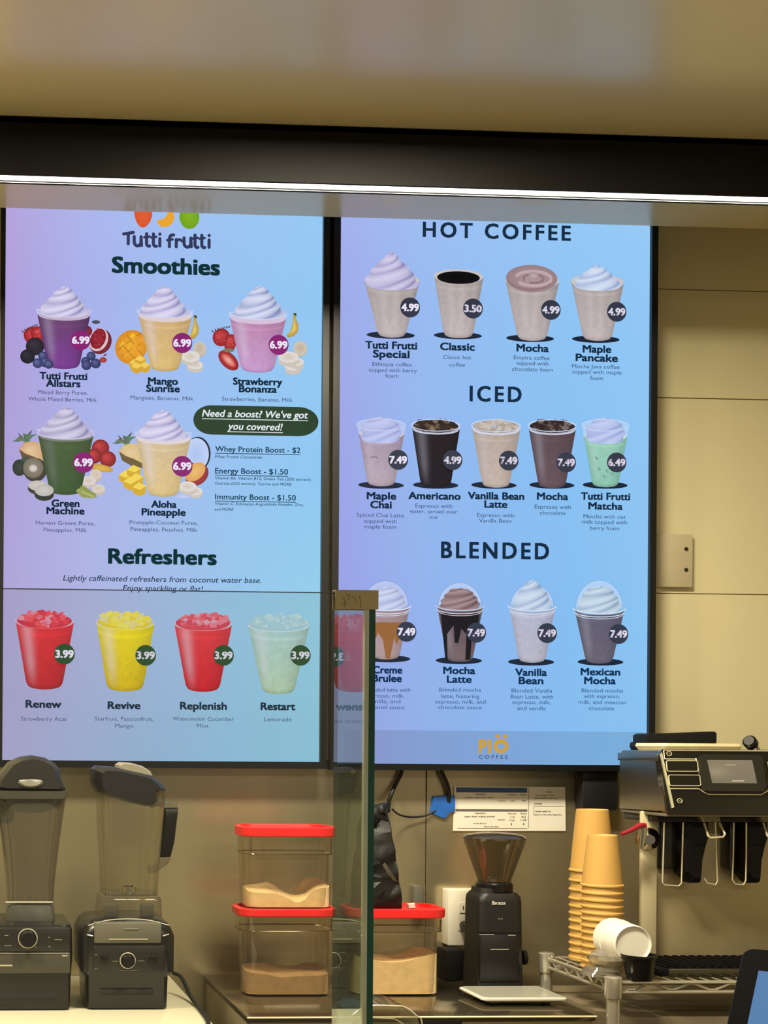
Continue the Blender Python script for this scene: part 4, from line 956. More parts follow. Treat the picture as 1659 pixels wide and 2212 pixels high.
# outlet with plug
ot = thing('wall_outlet', 'white surface-mounted power outlet box with a black plug, behind the grinder', 'outlet', P(990, 2044, 3.02))
b = NB(); pbox(b, 967, 1921, 1040, 2044, 2.985, 3.026, .003); obj('outlet_box', b, white_p, ot)
b = NB(); pbox(b, 990, 1949, 1022, 2012, 2.982, 2.99, .003); fp = obj('receptacle', b, pm('white_insert', (196, 190, 172), .35), ot)
for x, y, w_, h_ in ((1000, 1957, 2, 8), (1010, 1957, 2, 8), (1000, 1998, 2, 8), (1010, 1998, 2, 8), (994, 1972, 16, 2)):
    b = NB(); pbox(b, x, y, x + w_, y + h_, 2.9815, 2.984); obj('socket_slot', b, black, fp, smooth=0)
b = NB(); lathe(b, [(.0001, .03), (.008, .03), (.011, .022), (.011, 0)], P(1003, 1999, 2.981), (0, -1, 0), 18); tube(b, smooth_pts([P(1003, 1999, 2.95), P(1010, 2010, 2.94), P(1018, 2050, 2.945)]), .004, 8); obj('plug', b, black, ot)
b = NB(); pbox(b, 962, 2052, 1012, 2124, 2.93, 2.99, .004)  # black block put in for the shade between tub and grinder
_m = min(v.co.z for v in b.verts); bmesh.ops.translate(b, verts=[v for v in b.verts if v.co.z < _m + .02], vec=(0, 0, ZC + .001 - _m))
tag(obj('shade_block', b, pm('shade_black', (8, 8, 8), .7, spec=.2)), 'black block standing in for shade on the steel counter beneath the power outlet', 'box')

# ------------------------------------------------------------------ coffee grinder
dg = 2.80
gx = P(1083, 2000, dg).x; sg = S(dg)
gz = lambda y, d=dg: P(1080, y, d).z
gr = thing('coffee_grinder', 'black coffee grinder with smoky funnel hopper on the steel counter', 'grinder', (gx, dg + .07, ZC))
gb = pm('grinder_black', (12, 12, 12), .5, var=.1)
b = NB(); yc = dg + .045
rl(b, [(gx, yc, 106 * sg, .096, .008, ZC + .001), (gx, yc, 104 * sg, .094, .01, ZC + .01), (gx, yc, 101 * sg, .091, .012, gz(2040)), (gx, yc, 99 * sg, .09, .014, gz(1950)), (gx, yc, 98 * sg, .088, .016, gz(1940)), (gx, yc, 88 * sg, .08, .02, gz(1931))], n=6)
obj('body', b, gb, gr)
b = NB(); rl(b, [(gx - .002, yc + .004, 84 * sg, .078, .03, gz(1932)), (gx - .002, yc + .004, 80 * sg, .076, .03, gz(1921))]); obj('shoulder', b, gb, gr)
hz = lambda y: P(1068, y, dg + .045).z; hx = P(1068, 1850, dg + .045).x; sh = S(dg + .045)
b = NB(); lathe(b, [(36 * sh, 0), (39 * sh, .002), (39 * sh, hz(1908) - hz(1926)), (36 * sh, hz(1905) - hz(1926))], (hx, dg + .045, hz(1926)), seg=36, cap0=True, cap1=True); obj('hopper_collar', b, black, gr)
b = NB(); z_ = hz(1905)
lathe(b, [(35 * sh, 0), (36 * sh, hz(1898) - z_), (47 * sh, hz(1868) - z_), (58 * sh, hz(1836) - z_), (64.5 * sh, hz(1818) - z_), (65.5 * sh, hz(1811) - z_)], (hx, dg + .045, z_), seg=48)
obj('hopper', b, clear('smoky_plastic', (196, 194, 188), .07, .03), gr)
b = NB(); lathe(b, [(66 * sh, 0), (66.5 * sh, .003), (60 * sh, .008), (40 * sh, .0125), (.0001, .0145)], (hx, dg + .045, hz(1812)), seg=48); obj('hopper_lid', b, clear('smoky_lid', (190, 184, 172), .07, .05, haze=.15, hazecol=(90, 80, 66)), gr)
b = NB(); lathe(b, [(22 * sh, 0), (18 * sh, .006), (.0001, .012)], (hx, dg + .045, z_ + .001), seg=24, cap0=True); obj('burr_cone', b, pm('burr_brown', (92, 74, 56), .5), gr)
b = NB(); pbox(b, 1036, 2014, 1128, 2016, dg - .0012, dg + .004); obj('panel_seam', b, black, gr, smooth=0)
b = NB(); pbox(b, 1035, 2018, 1127, 2125, dg - .003, dg + .02, .004); bi = obj('grounds_bin', b, pm('bin_black', (15, 15, 15), .38, var=.15), gr)
b = NB(); b.free()
for q in ((1059, 2050, 1100, 2052), (1036, 2018.5, 1068, 2020), (1098, 2020, 1114, 2021.4)):
    b = NB(); pbox(b, *q, dg - .0042, dg - .001); obj('highlight_edge', b, pm('painted_glint', (150, 146, 132), .35), bi, smooth=0)  # pale strips paint glints onto the bin front
b = NB(); text3d(b, 'Baratza', P(1062, 1954, dg - .0012), (1, 0, 0), (0, 0, 1), 7.5 * sg, 31 * sg, bold=.015, shear=.25); obj('lettering', b, pm('print_white', (214, 210, 196), .5), gr, smooth=0, weld=False)
b = NB(); pbox(b, 1076, 1984, 1080, 1986, dg - .001, dg + .002); pbox(b, 1082, 1984, 1086, 1986, dg - .001, dg + .002); obj('indicator', b, MATS['faint_print'], gr, smooth=0)
b = NB(); lathe(b, [(.016, 0), (.016, .008), (.0001, .01)], P(1127, 2068, dg + .04), (1, 0, 0), 20); obj('dial', b, black, gr)

# ------------------------------------------------------------------ kitchen scale
ds = 2.645
sc_ = thing('kitchen_scale', 'thin white kitchen scale in front of the grinder', 'scale', (P(1130, 2170, ds).x, ds + .07, ZC))
x0, x1 = P(1043, 2156, ds).x, P(1229, 2156, ds).x; zp = P(1130, 2157, ds).z
b = NB(); xm, xw = (x0 + x1) / 2, x1 - x0
rl(b, [(xm, ds + .068, xw - .036, .10, .01, ZC + .005), (xm, ds + .068, xw - .012, .128, .012, ZC + .011), (xm, ds + .068, xw, .136, .012, zp - .004), (xm, ds + .068, xw, .136, .012, zp - .001), (xm, ds + .068, xw - .004, .132, .01, zp)])
obj('platform', b, pm('scale_white', (206, 200, 186), .3, var=.02), sc_)
b = NB(); rl(b, [(xm, ds + .068, xw - .01, .126, .01, zp + .0002), (xm, ds + .068, xw - .012, .124, .01, zp + .0016)]); obj('glass_top', b, pm('scale_glass', (176, 176, 160), .1, var=.02, coat=.5), sc_)
for sx in (-1, 1):
    for sy in (-1, 1):
        b = NB(); lathe(b, [(.009, 0), (.009, .006)], (xm + sx * (xw / 2 - .035), ds + .068 + sy * .04, ZC + .0005), seg=14, cap0=True, cap1=True); obj('foot', b, black, sc_)

# ------------------------------------------------------------------ wire shelf
zs = P(1322, 2118, 2.53).z
xr0 = P(1325, 2118, 2.53).x; dF, dB_ = 2.53, 2.825; xr1 = 2.35
rk = thing('wire_shelf', 'chrome wire shelf unit with zigzag front, carrying cups and the coffee machine', 'shelf', (1.8, 2.75, 0))
rail = pm('rail_chrome', (214, 208, 190), .22, .75, var=.03)
zlow = P(1400, 2143, dF).z
def post(x, y):
    b = NB(); lathe(b, [(.0125, 0), (.0125, zs - .035), (.0155, zs - .034), (.0165, zs - .03), (.0165, zs + .006), (.013, zs + .008), (.0001, zs + .008)], (x, y, 0), seg=22, cap0=True); return b
for x, y in ((xr0, dF), (xr0, 2.80 if False else dB_), (xr1, dF), (xr1, dB_)): obj('post', post(x, y), rail, rk)
def truss(p, q, zt, zb, n):
    b = NB(); p, q = Vector(p), Vector(q)
    for z in (zt - .0038, zb): tube(b, [Vector((p.x, p.y, z)), Vector((q.x, q.y, z))], .0037, 10)
    pts = []
    for i in range(n + 1):
        t = (i + .5) / (n + 1); v = p.lerp(q, t); z = (zt - .0065) if i % 2 else (zb + .004)
        w = (q - p).normalized() * .006
        pts += [Vector((v.x, v.y, z)) - w, Vector((v.x, v.y, z)) + w]
    tube(b, pts, .0028, 6); return b
obj('shelf_rim', truss((xr0 + .014, dF, 0), (xr1 - .014, dF, 0), zs, zlow, 25), rail, rk)
obj('shelf_rim', truss((xr0, dF + .014, 0), (xr0, dB_ - .014, 0), zs, zlow, 9), rail, rk)
obj('shelf_rim', truss((xr1, dF + .014, 0), (xr1, dB_ - .014, 0), zs, zlow, 9), rail, rk)
obj('shelf_rim', truss((xr0 + .014, dB_, 0), (xr1 - .014, dB_, 0), zs, zlow, 25), rail, rk)
b = NB()
n = 44
for i in range(1, n):
    x = xr0 + (xr1 - xr0) * i / n; tube(b, [(x, dF, zs - .003), (x, dB_, zs - .003)], .0016, 6)
for y in (2.61, 2.69): tube(b, [(xr0, y, zs - .0065), (xr1, y, zs - .0065)], .0024, 6)
obj('shelf_wires', b, rail, rk)
# lower shelf just below the picture's edge of sight
b = NB(); zq = P(1500, 2192, 2.62).z
box(b, xr0 + .02, xr1 - .02, 2.6, 2.95, .55, zq, .004)
tag(obj('storage_cabinet', b, pm('under_box', (120, 108, 84), .5, var=.1)), 'tan metal cabinet under the wire shelf', 'cabinet')

# ------------------------------------------------------------------ paper cup stacks
kraft = pm('kraft_cup', (192, 150, 78), .55, var=.05, scale=10)
def cup_mesh(rt, rb, h):
    b = NB()
    lathe(b, [(.0001, h - .004), (rt - .004, h - .004), (rt - .0025, h - .0005), (rt - .0012, h), (rt, h - .001), (rt + (rb - rt) * .55, h * .45), (rb - .0012, .006), (rb, .0055), (rb + .0018, .0035), (rb + .0016, .001), (rb, 0), (rb - .0012, .001), (rb - .0016, .006), (rt - .0008, h - .0045), (.0001, h - .0045)], (0, 0, 0), seg=40)
    o = obj('paper_cup', b, kraft); return o
ORD = ['topmost', 'second', 'third', 'fourth', 'fifth', 'sixth', 'seventh', 'eighth', 'ninth', 'tenth', 'eleventh', 'twelfth', 'thirteenth', 'fourteenth', 'fifteenth']
def cup_stack(cxp, d, top_y, rim_ys, wt, wb, which):
    s = S(d); h = P(cxp, top_y, d).z - P(cxp, rim_ys[0], d).z
    x = P(cxp, 2000, d).x
    proto = cup_mesh(wt / 2 * s, wb / 2 * s, h); R = random.Random(int(cxp))
    n = len(rim_ys)
    for i, y in enumerate(rim_ys):
        c = proto if i == 0 else proto.copy()
        if i: COL.objects.link(c)
        z = P(cxp, y, d).z if i < n - 1 else zs + .001
        c.location = (x + R.uniform(-.0002, .0002) + .0012 * i / n, d, z); c.rotation_euler = (0, 0, R.uniform(0, 6))
        w = 'topmost' if i == 0 else ('lowest' if i == n - 1 else ORD[i] + ' from the top')
        tag(c, 'upside-down tan paper cup, %s of the %s stack' % (w, which), 'cup', 'paper cups in the %s stack' % which)
cup_stack(1278, 2.768, 1748, [1882, 1904, 1924, 1943, 1959, 1975, 1991, 2008, 2024, 2040, 2056, 2070, 2083], 67, 93, 'taller rear')
cup_stack(1300, 2.676, 1803, [1914, 1930, 1945, 1959, 1973, 1987, 2001, 2015, 2030, 2045, 2060, 2076, 2094], 62, 87, 'shorter front')

# ------------------------------------------------------------------ white bowls on their side, clear lids, black ramekin
bw = pm('white_bowl', (226, 220, 204), .4, var=.02)
axis = Vector((-.03, -1.0, .0)).normalized()
c0 = P(1368, 2040, 2.548)
def bowl():
    b = NB(); r0, r1, L = .0365, .0385, .06
    lathe(b, [(.0001, -.003), (r0 - .004, -.003), (r0 - .003, 0), (r0 - .001, .001), (r0, -.001), (r0 + .0012, -.010), (r1, -L), (r1 + .002, -L - .0006), (r1 + .002, -L - .0035), (r1, -L - .004), (r1 - .0012, -L), (r0 - .001, -.011), (.0001, -.009)], (0, 0, 0), axis, 44)
    return obj('paper_bowl', b, bw)
p0 = bowl()
for i in range(5):
    o = p0 if i == 0 else p0.copy()
    if i: COL.objects.link(o)
    o.location = c0 - axis * .006 * i
    tag(o, 'white paper bowl on its side by the cup stacks, %s' % ('outermost with its base showing', 'second from the outermost', 'third from the outermost', 'fourth from the outermost', 'rearmost of the nested row')[i], 'bowl', 'nested white bowls')
lid_m = clear('lid_plastic', (214, 210, 198), .08, .05, haze=.16, hazecol=(190, 186, 172))
zsb = zs + .0012
lx = P(1294, 2090, 2.585)
b = NB()
lt_ = thing('clear_lid_stack', 'stack of clear ribbed plastic lids beneath the white bowls', 'lids', (lx.x, 2.585, zsb))
for i in range(3):
    b = NB(); R_ = .034
    lathe(b, [(R_, 0), (R_ + .002, .001), (R_ - .001, .007), (R_ - .010, .009), (.0001, .0085)], (lx.x + .004 * i, 2.583, zsb + .0055 * i), seg=40); obj('lid', b, lid_m, lt_)
# crinkled clear bag around the bowls' rear
b = NB(); rings = []
R = random.Random(2); bx = P(1318, 2085, 2.575)
for k, (t, q) in enumerate(((0, .5), (.2, .85), (.5, 1), (.8, .95), (1, .7))):
    rings.append([Vector((bx.x + (.042 * q + R.uniform(-.005, .005)) * math.cos(a), 2.578 + (.034 * q + R.uniform(-.004, .004)) * math.sin(a), zsb + .018 + .03 * t)) for a in [2 * math.pi * i / 18 for i in range(18)]])
loft(b, rings); tag(obj('plastic_bag', b, clear('bag_film', (224, 220, 206), .1, .12, haze=.22, hazecol=(214, 208, 186)), smooth=20), 'crumpled clear plastic bag on the shelf under the white bowls', 'bag')
bpos = P(1381, 2112, 2.537); s = S(2.51)
rm = thing('ramekin', 'small black plastic ramekin at the front rail of the wire shelf', 'ramekin', (bpos.x, 2.537, zsb))
b = NB(); h_ = P(1381, 2066, 2.51).z - zsb
lathe(b, [(.0001, .0), (27 * s, 0), (28 * s, .002), (35 * s, h_ - .007), (39 * s, h_ - .005), (39.5 * s, h_), (37 * s, h_), (34 * s, h_ - .006), (26 * s, .003), (.0001, .003)], (bpos.x, 2.537, zsb), seg=40)
obj('cup', b, pm('ramekin_black', (16, 16, 15), .25, var=.1), rm)

# ------------------------------------------------------------------ espresso machine
m_st = pm('machine_steel', (150, 142, 122), .28, 1.0, var=.08, scale=4)
m_blk = pm('machine_gloss', (24, 24, 20), .12, var=.1, coat=.6)
m_ln = pm('machine_chrome', (230, 222, 186), .25, .55, var=.02)
em = thing('coffee_machine', 'black and steel automatic coffee machine with a display on its slanted front', 'coffee machine', (P(1560, 2100, 2.72).x, 2.75, zs))
# slanted front panel: local frame u (right), v (down the slope), w (outward)
dt, db = 2.635, 2.61
pTL = P(1424, 1618, dt); pBL = P(1440, 1748, db)
U = Vector((1, 0, 0)); Vv = (pBL - pTL); Vv.x = 0; Lp = Vv.length; Vn = Vv.normalized(); Wn = U.cross(Vn).normalized()
if Wn.y > 0: Wn = -Wn
kx = S(dt)
def M(u, v, w=0.0):
    """u, v in photo pixels right of / below the panel's upper left corner"""
    return pTL + U * (u * kx) + Vn * (v / 130.0 * Lp) + Wn * w
def plate(b, poly, w0, w1):
    loft(b, [[M(u, v, w0) for u, v in poly], [M(u, v, w1) for u, v in poly]])
PW = 520
b = NB(); plate(b, [(0, 10), (8, 0), (PW, 0), (PW, 140), (8, 140), (4, 134)], -.02, .0); fp = obj('front_panel', b, m_blk, em)
def outline(b, pts, r=.0012, w=.0012, closed=True): tube(b, [M(u, v, w) for u, v in pts], r, 6, closed=closed)
def rr(x0, y0, x1, y1, r=4): return [(x, y) for x, y in rrect((x0 + x1) / 2, (y0 + y1) / 2, x1 - x0, y1 - y0, r, 3)]
for q in ((11, 26, 82, 49), (13, 57, 84, 80)):
    b = NB(); plate(b, rr(*q), -.002, .0035); bt_ = obj('button', b, m_blk, fp)
    b = NB(); outline(b, rr(*q), .0011, .0035); obj('chrome_edge', b, m_ln, bt_)
    q2 = (232 + 11, q[1], 232 + 82, q[3])
    b = NB(); plate(b, rr(*q2), -.002, .0035); bt_ = obj('button', b, m_blk, fp)
    b = NB(); outline(b, rr(*q2), .0011, .0035); obj('chrome_edge', b, m_ln, bt_)
b = NB(); outline(b, [(9, 22), (80, 22)], closed=False); outline(b, [(9, 3), (9, 22)], closed=False); outline(b, [(9, 3), (PW - 4, 3)], .0014, closed=False)
outline(b, smooth_pts([(14, 112, 0), (15, 86, 0), (50, 86, 0), (82, 86, 0), (92, 96, 0), (104, 99, 0), (160, 99, 0), (222, 98, 0), (234, 90, 0), (244, 86, 0), (320, 86, 0)], 1) if False else [(15, 110), (14, 86), (80, 86), (90, 93), (100, 98), (220, 98), (232, 92), (242, 86), (320, 86)], .0014, closed=False)
outline(b, [(80, 20), (88, 70), (90, 86)], .0016, closed=False)
obj('chrome_edge', b, m_ln, fp)
b = NB(); plate(b, rr(84, 13, 230, 92, 12), -.002, .008); dm = obj('display_module', b, pm('module_black', (34, 33, 28), .3, coat=.3), fp)
dsp = Screen(0)
b = NB(); pl = [M(u, v, .0085) for u, v in ((101, 25), (204, 25), (209, 75), (107, 75))]
me = bpy.data.meshes.new('display'); nn = 10; vs = []; cs = []; R = random.Random(9)
for j in range(nn + 1):
    for i in range(nn + 1):
        u, v = i / nn, j / nn; vs.append((pl[0].lerp(pl[1], u)).lerp(pl[3].lerp(pl[2], u), v)); g = .85 + .3 * math.exp(-((u - .15) ** 2 + (v - .5) ** 2) / .05) - .12 * v
        cs.append(tuple(x * g for x in (lin(150), lin(138), lin(110))) + (1,))
me.from_pydata([tuple(q - wloc(em)) for q in vs], [], [(j * 11 + i, j * 11 + i + 1, j * 11 + i + 12, j * 11 + i + 11) for j in range(nn) for i in range(nn)])
a_ = me.color_attributes.new('Col', 'FLOAT_COLOR', 'POINT'); a_.data.foreach_set('color', [x for c in cs for x in c]); me.materials.append(screen_mat('machine_display', .25))
o = bpy.data.objects.new('display', me); COL.objects.link(o); o.parent = dm
for q in ((140, 35, 165, 36.2), (153, 69, 180, 71)):
    b = NB(); plate(b, [(q[0], q[1]), (q[2], q[1]), (q[2], q[3]), (q[0], q[3])], .0088, .0092); obj('display_mark', b, pm('display_print', (190, 184, 170), .6), dm, smooth=0)
for u, v in ((21, 10), (34, 112)):
    b = NB(); u0, v0, w0_ = U, Vn, Wn; c = M(u, v, .001); tube(b, [c + U * .0048 * math.cos(2 * math.pi * i / 20) + Vn * .0044 * math.sin(2 * math.pi * i / 20) for i in range(20)], .0009, 6, closed=True); tube(b, [c - U * .001, c + U * .001], .0009, 6); obj('round_emblem', b, m_ln, fp)
# housing behind the panel, steel cheek and top
hx0, hx1 = P(1436, 1700, 2.625).x, pTL.x + PW * kx
zt_, zb_ = M(0, 0).z, M(0, 140).z
b = NB(); box(b, pTL.x + .004, hx1, dt + .012, 2.80, zb_ + .002, zt_ - .003, .004); obj('head_housing', b, m_st, em)
b = NB()
q0 = [P(1424, 1626, dt), P(1336, 1628, 2.80), P(1340, 1746, 2.80), P(1438, 1752, db + .002)]
xk = pTL.x
cheek = [Vector((xk + .002, dt, P(1424, 1627, dt).z)), Vector((xk + .002, 2.80, P(1336, 1628, 2.80).z)), Vector((xk + .002, 2.80, P(1340, 1746, 2.80).z)), Vector((xk + .002, db + .004, P(1438, 1753, db).z))]
loft(b, [cheek, [q + Vector((.012, 0, 0)) for q in cheek]]); ck = obj('side_cheek', b, m_st, em, smooth=0)
b = NB(); z9 = P(1380, 1634, 2.7).z; box(b, xk - .002, xk + .004, dt + .004, 2.802, cheek[1].z - .014, cheek[1].z + .002, .001); obj('cheek_flange', b, m_st, ck)
b = NB(); plate(b, [(0, 12), (4, 8), (19, 126), (14, 128)], -.004, .003); obj('chrome_edge', b, m_ln, fp)
b = NB(); box(b, xk + .004, hx1, db + .006, 2.80, zb_ - .006, zb_ + .001, .002); obj('underside', b, pm('under_tan', (110, 100, 78), .4), em)
b = NB(); box(b, xk + .012, hx1, 2.66, 2.80, zb_ - .02, zb_ - .006, .002); obj('group_plate', b, black, em)
# back panel, side column, base and drip tray
zd = P(1500, 2090, 2.575).z
b = NB(); box(b, P(1420, 1900, 2.735).x, hx1, 2.735, 2.80, zs + .001, zb_ - .006, .003); obj('back_panel', b, pm('panel_tan', (184, 168, 128), .35, .2, var=.05, scale=3), em)
c0_, c1_ = P(1386, 1900, 2.70).x, P(1418, 1900, 2.70).x
b = NB(); box(b, c0_, c1_ + .002, 2.70, 2.712, zs + .001, zb_ + .001, .003); col = obj('side_column', b, pm('column_cream', (196, 184, 148), .4, var=.03), em)
tray = thing('x', 'x', 'x', (0, 0, 0)); bpy.data.objects.remove(tray)
b = NB(); box(b, P(1420, 2100, 2.575).x, hx1, 2.575, 2.733, zs + .001, zd - .002, .003); tr_ = obj('drip_tray', b, pm('tray_black', (7, 7, 7), .7, spec=.15), em)
b = NB()
for i in range(26): x = P(1428, 2090, 2.6).x + i * .018; box(b, x, x + .010, 2.585, 2.725, zd - .002, zd + .001, .001)
obj('drip_grate', b, pm('grate_black', (7, 7, 7), .8, spec=.1), tr_)
b = NB(); pbox(b, 1436, 2093, 1760, 2110, 2.5725, 2.576, .001); obj('tray_lip', b, pm('lip_steel', (96, 90, 76), .3, .9), tr_)
# wire cup guides, spouts and handle loops
def wire(pts, r=.0015):
    b = NB(); tube(b, [P(x, y, d) for x, y, d in pts], r, 8); obj('wire_guide', b, m_ln, em)
wire([(1435, 1762, 2.665), (1433, 1840, 2.662), (1431, 1906, 2.66), (1436, 1912, 2.66), (1466, 1914, 2.66), (1472, 1908, 2.66), (1474, 1840, 2.66), (1476, 1762, 2.665)])
wire([(1545, 1776, 2.66), (1547, 1840, 2.66), (1550, 1905, 2.66), (1545, 1911, 2.66), (1528, 1908, 2.66), (1522, 1898, 2.66)])
wire([(1585, 1770, 2.665), (1584, 1840, 2.662), (1582, 1900, 2.66), (1588, 1910, 2.66), (1606, 1911, 2.66), (1611, 1902, 2.66), (1612, 1840, 2.66), (1612, 1764, 2.665)])
for k, x in enumerate((0, 128)):
    b = NB(); pillow(b, [(1478 + x, 1760), (1534 + x, 1760), (1536 + x, 1800), (1528 + x, 1826), (1520 + x, 1862), (1517 + x, 1909), (1498 + x, 1909), (1492 + x, 1900), (1480 + x, 1890), (1477 + x, 1850)], 2.672, 2.725); obj('spout', b, black_soft, em)
    b = NB(); pillow(b, [(1512 + x, 1762), (1558 + x, 1764), (1562 + x, 1776), (1518 + x, 1777)], 2.635, 2.668); obj('group_head', b, pm('head_grey', (104, 98, 84), .3, .8), em)
    b = NB(); tube(b, [P(1521 + x, 1778, 2.64), P(1530 + x, 1806, 2.622), P(1535 + x, 1810, 2.62), P(1562 + x, 1808, 2.62), P(1566 + x, 1802, 2.622), P(1554 + x, 1778, 2.64)], .0022, 8); obj('handle_loop', b, m_ln, em)
b = NB(); pbox(b, 1426, 1756, 1476, 1880, 2.70, 2.734, .004); obj('dark_insert', b, pm('insert_dark', (30, 27, 20), .3, coat=.3), em)
b = NB(); pbox(b, 1575, 1756, 1618, 1880, 2.70, 2.734, .004); obj('dark_insert', b, MATS['insert_dark'], em)
# hot water tap with red lever
b = NB(); tc = P(1399, 1812, 2.698); lathe(b, [(.024, 0), (.022, .008), (.012, .02), (.010, .03)], tc, (-.35, -1, 0), 26, cap1=True); tp = obj('tap', b, chrome, em)
b = NB(); lathe(b, [(.0075, .012), (.008, 0), (.006, -.03), (.0045, -.03)], P(1388, 1800, 2.665), (.12, 0, 1), 18, cap0=True, cap1=True); obj('tap_nozzle', b, chrome, tp)
b = NB(); tube(b, [P(1392, 1784, 2.665), P(1382, 1783, 2.66), P(1362, 1794, 2.655), P(1343, 1802, 2.65)], [.0065, .0058, .0045, .004], 10); obj('tap_lever', b, pm('lever_red', (146, 22, 36), .4), tp)
# things on top of the machine
b = NB(); zt9 = zt_ - .003
pillow(b, [(1392, 1622), (1388, 1612), (1390, 1604), (1396, 1602), (1396, 1588), (1402, 1584), (1440, 1584), (1546, 1580), (1551, 1583), (1551, 1601), (1548, 1612), (1430, 1616), (1420, 1622)], 2.80, 2.86, ins=((0, .97), (.1, 1), (.9, 1), (1, .97)))
tag(obj('mount_bracket', b, black_soft), 'black bracket arm jutting out behind the top of the coffee machine', 'bracket')
b = NB(); xa, xb = P(1432, 1610, 2.66).x, P(1608, 1610, 2.66).x
rl(b, [((xa + xb) / 2, 2.72, xb - xa - .01, .11, .01, zt_ - .0025), ((xa + xb) / 2, 2.72, xb - xa, .12, .01, zt_ + .006), ((xa + xb) / 2, 2.72, xb - xa - .004, .118, .01, zt_ + .012)])
tag(obj('white_tray', b, pm('tray_white', (222, 208, 164), .4)), 'flat pale tray lying on top of the coffee machine', 'tray')
kc = P(1636, 1606, 2.70)
kb = thing('valve_knob', 'round black knob on top of the coffee machine', 'knob', (kc.x, 2.70, zt_ - .003))
b = NB(); lathe(b, [(.0001, 0), (.010, 0), (.0135, .004), (.0135, .018), (.010, .022), (.0001, .022)], (kc.x - .005, 2.71, zt_ + .010), (-.7, -.6, .4), 22); obj('knob', b, black, kb)
b = NB(); tube(b, [Vector((kc.x + .004, 2.70, zt_ - .0025)), Vector((kc.x, 2.705, zt_ + .012))], .003, 8); obj('stem', b, chrome, kb)

# ------------------------------------------------------------------ tablet at the front counter
hb = math.radians(45); al = math.radians(40)
o0 = P(1606, 2046, 1.32)
nf = Vector((-math.sin(hb), -math.cos(hb), 0)); rt = Vector((math.cos(hb), -math.sin(hb), 0))
dn_ = (Vector((0, 0, -1)) * math.cos(al) + nf * math.sin(al)).normalized(); wn = rt.cross(dn_).normalized()
if wn.dot(Vector((0, -1, 0))) < 0: wn = -wn
def TQ(u, v, w=0): return o0 + rt * u + dn_ * v + wn * w
TWd, THt = .25, .175
tb = thing('tablet', 'black-framed tablet with a plain blue screen on the front counter', 'tablet', (TQ(TWd / 2, THt).x, TQ(TWd / 2, THt).y, .90))
b = NB()
def rq(x0, y0, x1, y1, r): return rrect((x0 + x1) / 2, (y0 + y1) / 2, x1 - x0, y1 - y0, r, 5)
loft(b, [[TQ(u, v, -.012) for u, v in rq(.002, .002, TWd - .002, THt - .002, .010)], [TQ(u, v, -.010) for u, v in rq(0, 0, TWd, THt, .011)], [TQ(u, v, -.001) for u, v in rq(0, 0, TWd, THt, .011)], [TQ(u, v, 0) for u, v in rq(.001, .001, TWd - .001, THt - .001, .010)]])
obj('case', b, pm('tablet_black', (6, 6, 8), .3, spec=.12), tb)
pl = [TQ(u, v, .0006) for u, v in ((.018, .026), (TWd - .018, .026), (TWd - .018, THt - .022), (.018, THt - .022))]
me = bpy.data.meshes.new('screen'); me.from_pydata([tuple(q - wloc(tb)) for q in pl], [], [(0, 1, 2, 3)])
a_ = me.color_attributes.new('Col', 'FLOAT_COLOR', 'POINT'); a_.data.foreach_set('color', list(rgb(86, 126, 172)) * 4); me.materials.append(screen_mat('tablet_display', .4))
o = bpy.data.objects.new('screen', me); COL.objects.link(o); o.parent = tb
b = NB(); loft(b, [[TQ(u, .07, -.012) for u in (.09, .16)] + [TQ(u, .12, -.012) for u in (.16, .09)], [Vector((TQ(u, .12).x, TQ(u, .12).y + .05, .902)) for u in (.09, .16)] + [Vector((TQ(u, .12).x, TQ(u, .12).y - .02, .902)) for u in (.16, .09)]]); obj('stand', b, black, tb)

# ------------------------------------------------------------------ glass guard
dgl = 1.74
xg0 = P(795, 1700, dgl).x; xg1 = P(808.5, 1700, dgl).x
zg = P(300, 1275, dgl).z
gg = thing('glass_guard', 'clear glass sneeze guard with a short return pane and green cut edge', 'glass guard', (0, dgl, .90))
glass = clear('guard_glass', (253, 254, 251), .03)
edge_m = pm('glass_edge', (6, 62, 52), .15, var=.25, scale=8, coat=.4)
edge_l = pm('glass_joint', (150, 156, 140), .3, var=.1)
b = NB(); box(b, -1.6, xg0 - .006, dgl, dgl + .008, .901, zg); obj('front_pane', b, glass, gg, smooth=0)
b = NB(); box(b, -1.6, xg0 - .006, dgl + .0005, dgl + .0075, zg, zg + .0006); obj('top_edge', b, pm('edge_dark', (60, 74, 74), .3), gg, smooth=0)
drb = P(737, 1700, 1.87); dend = (xg0 + xg1) / 2 / ((737 + 92) / F)
b = NB(); box(b, xg0, xg1, dgl + .001, dend, .901, zg - .002); obj('return_pane', b, clear('return_glass', (214, 230, 220), .24), gg, smooth=0)
b = NB(); box(b, xg0, xg1, dgl - .0005, dgl + .0009, .901, zg - .002); obj('cut_edge', b, edge_m, gg, smooth=0)
b = NB(); box(b, xg0 - .0058, xg0 - .0002, dgl - .0008, dgl + .0082, .901, zg - .002); obj('joint_seal', b, edge_l, gg, smooth=0)
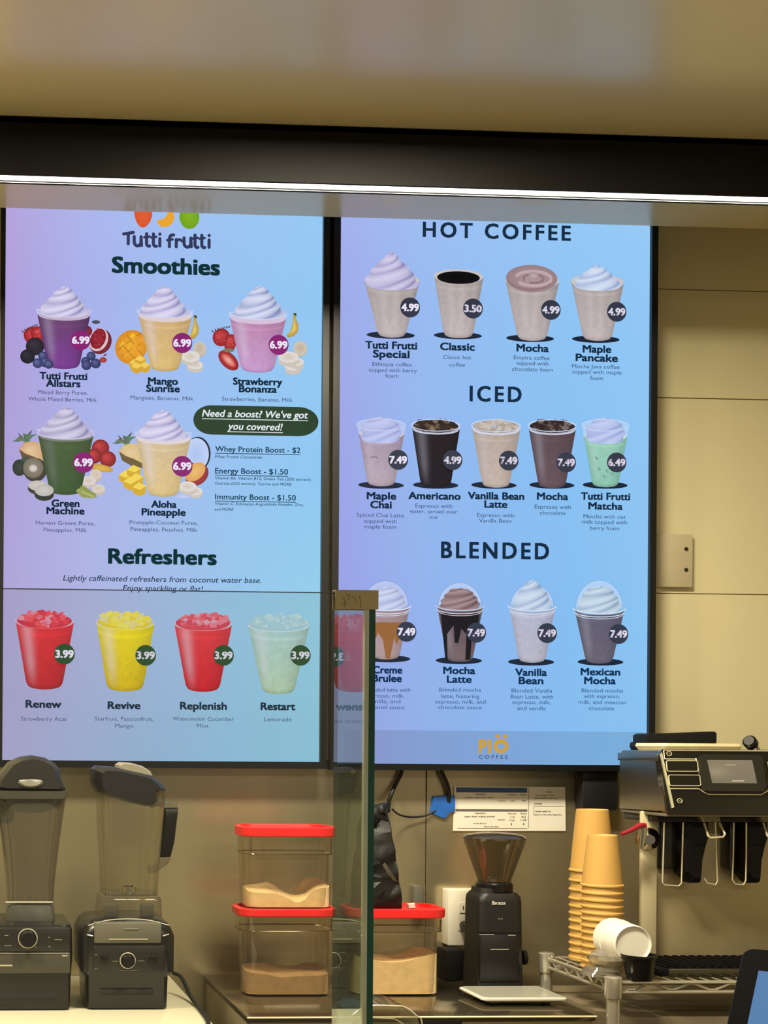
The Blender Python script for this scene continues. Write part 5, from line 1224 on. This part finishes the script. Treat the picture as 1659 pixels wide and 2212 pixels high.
# folded tape over the top corner
x0, x1 = P(725, 1295, dgl - .003).x, P(818, 1295, dgl - .003).x; zt_a, zt_b = P(770, 1276, dgl - .003).z, P(770, 1316, dgl - .003).z
tp_ = thing('masking_tape', 'beige tape folded over the top corner of the glass guard', 'tape', ((x0 + x1) / 2, dgl, zt_b))
b = NB(); zt_a = max(zt_a, zg + .001)
loft(b, [[(x0, dgl - .0022, zt_b), (x0, dgl - .0022, zt_a + .001), (x0, dgl + .0112, zt_a + .001), (x0, dgl + .0112, zt_b), (x0, dgl + .0104, zt_b), (x0, dgl + .0104, zt_a), (x0, dgl - .0012, zt_a), (x0, dgl - .0012, zt_b)],
         [(x1, dgl - .0022, zt_b), (x1, dgl - .0022, zt_a + .001), (x1, dgl + .0112, zt_a + .001), (x1, dgl + .0112, zt_b), (x1, dgl + .0104, zt_b), (x1, dgl + .0104, zt_a), (x1, dgl - .0012, zt_a), (x1, dgl - .0012, zt_b)]])
obj('tape', b, pm('tape_beige', (150, 138, 102), .7, var=.08, scale=40), tp_, smooth=0)
b = NB()
for pts in (((742, 1290), (746, 1302), (744, 1312)), ((748, 1286), (756, 1284), (752, 1296)), ((758, 1292), (764, 1288), (770, 1296), (766, 1302)), ((776, 1286), (780, 1300), (779, 1312)), ((740, 1306), (750, 1302))):
    tube(b, [P(x, y, dgl - .0024) for x, y in pts], .0004, 5)
obj('pen_mark', b, pm('pen_brown', (112, 98, 72), .8), tp_)

# clear tub with a shiny rim on the front counter behind the glass
ac = thing('clear_bin', 'clear plastic bin with shiny rounded rim low behind the glass edge', 'bin', (P(830, 2200, 1.88).x, 1.93, .90))
b = NB(); s = S(1.88); xa, xb = P(762, 2190, 1.88).x, P(908, 2190, 1.88).x; za = P(830, 2173, 1.88).z
prof = [(xa, .9005), (xb + .004, .9005), (xb + .003, za - .035), (xb - .006, za - .014), (xb - .022, za - .002), (xb - .034, za), (xa + .02, za), (xa, za - .012)]
loft(b, [[(x, 1.88, z) for x, z in prof], [(x, 1.965, z) for x, z in prof]]); obj('bin_body', b, clear('bin_plastic', (232, 232, 222), .07, .02, haze=.03), ac)
b = NB(); tube(b, smooth_pts([Vector((x, 1.879, z)) for x, z in prof[1:]], 4), .0011, 6); obj('bin_rim', b, pm('rim_shine', (226, 222, 204), .15, .5), ac)
b = NB(); tube(b, smooth_pts([Vector((x - .006, 1.9, z - .022)) for x, z in prof[2:]], 4), .0009, 6); obj('bin_rim', b, MATS['rim_shine'], ac)
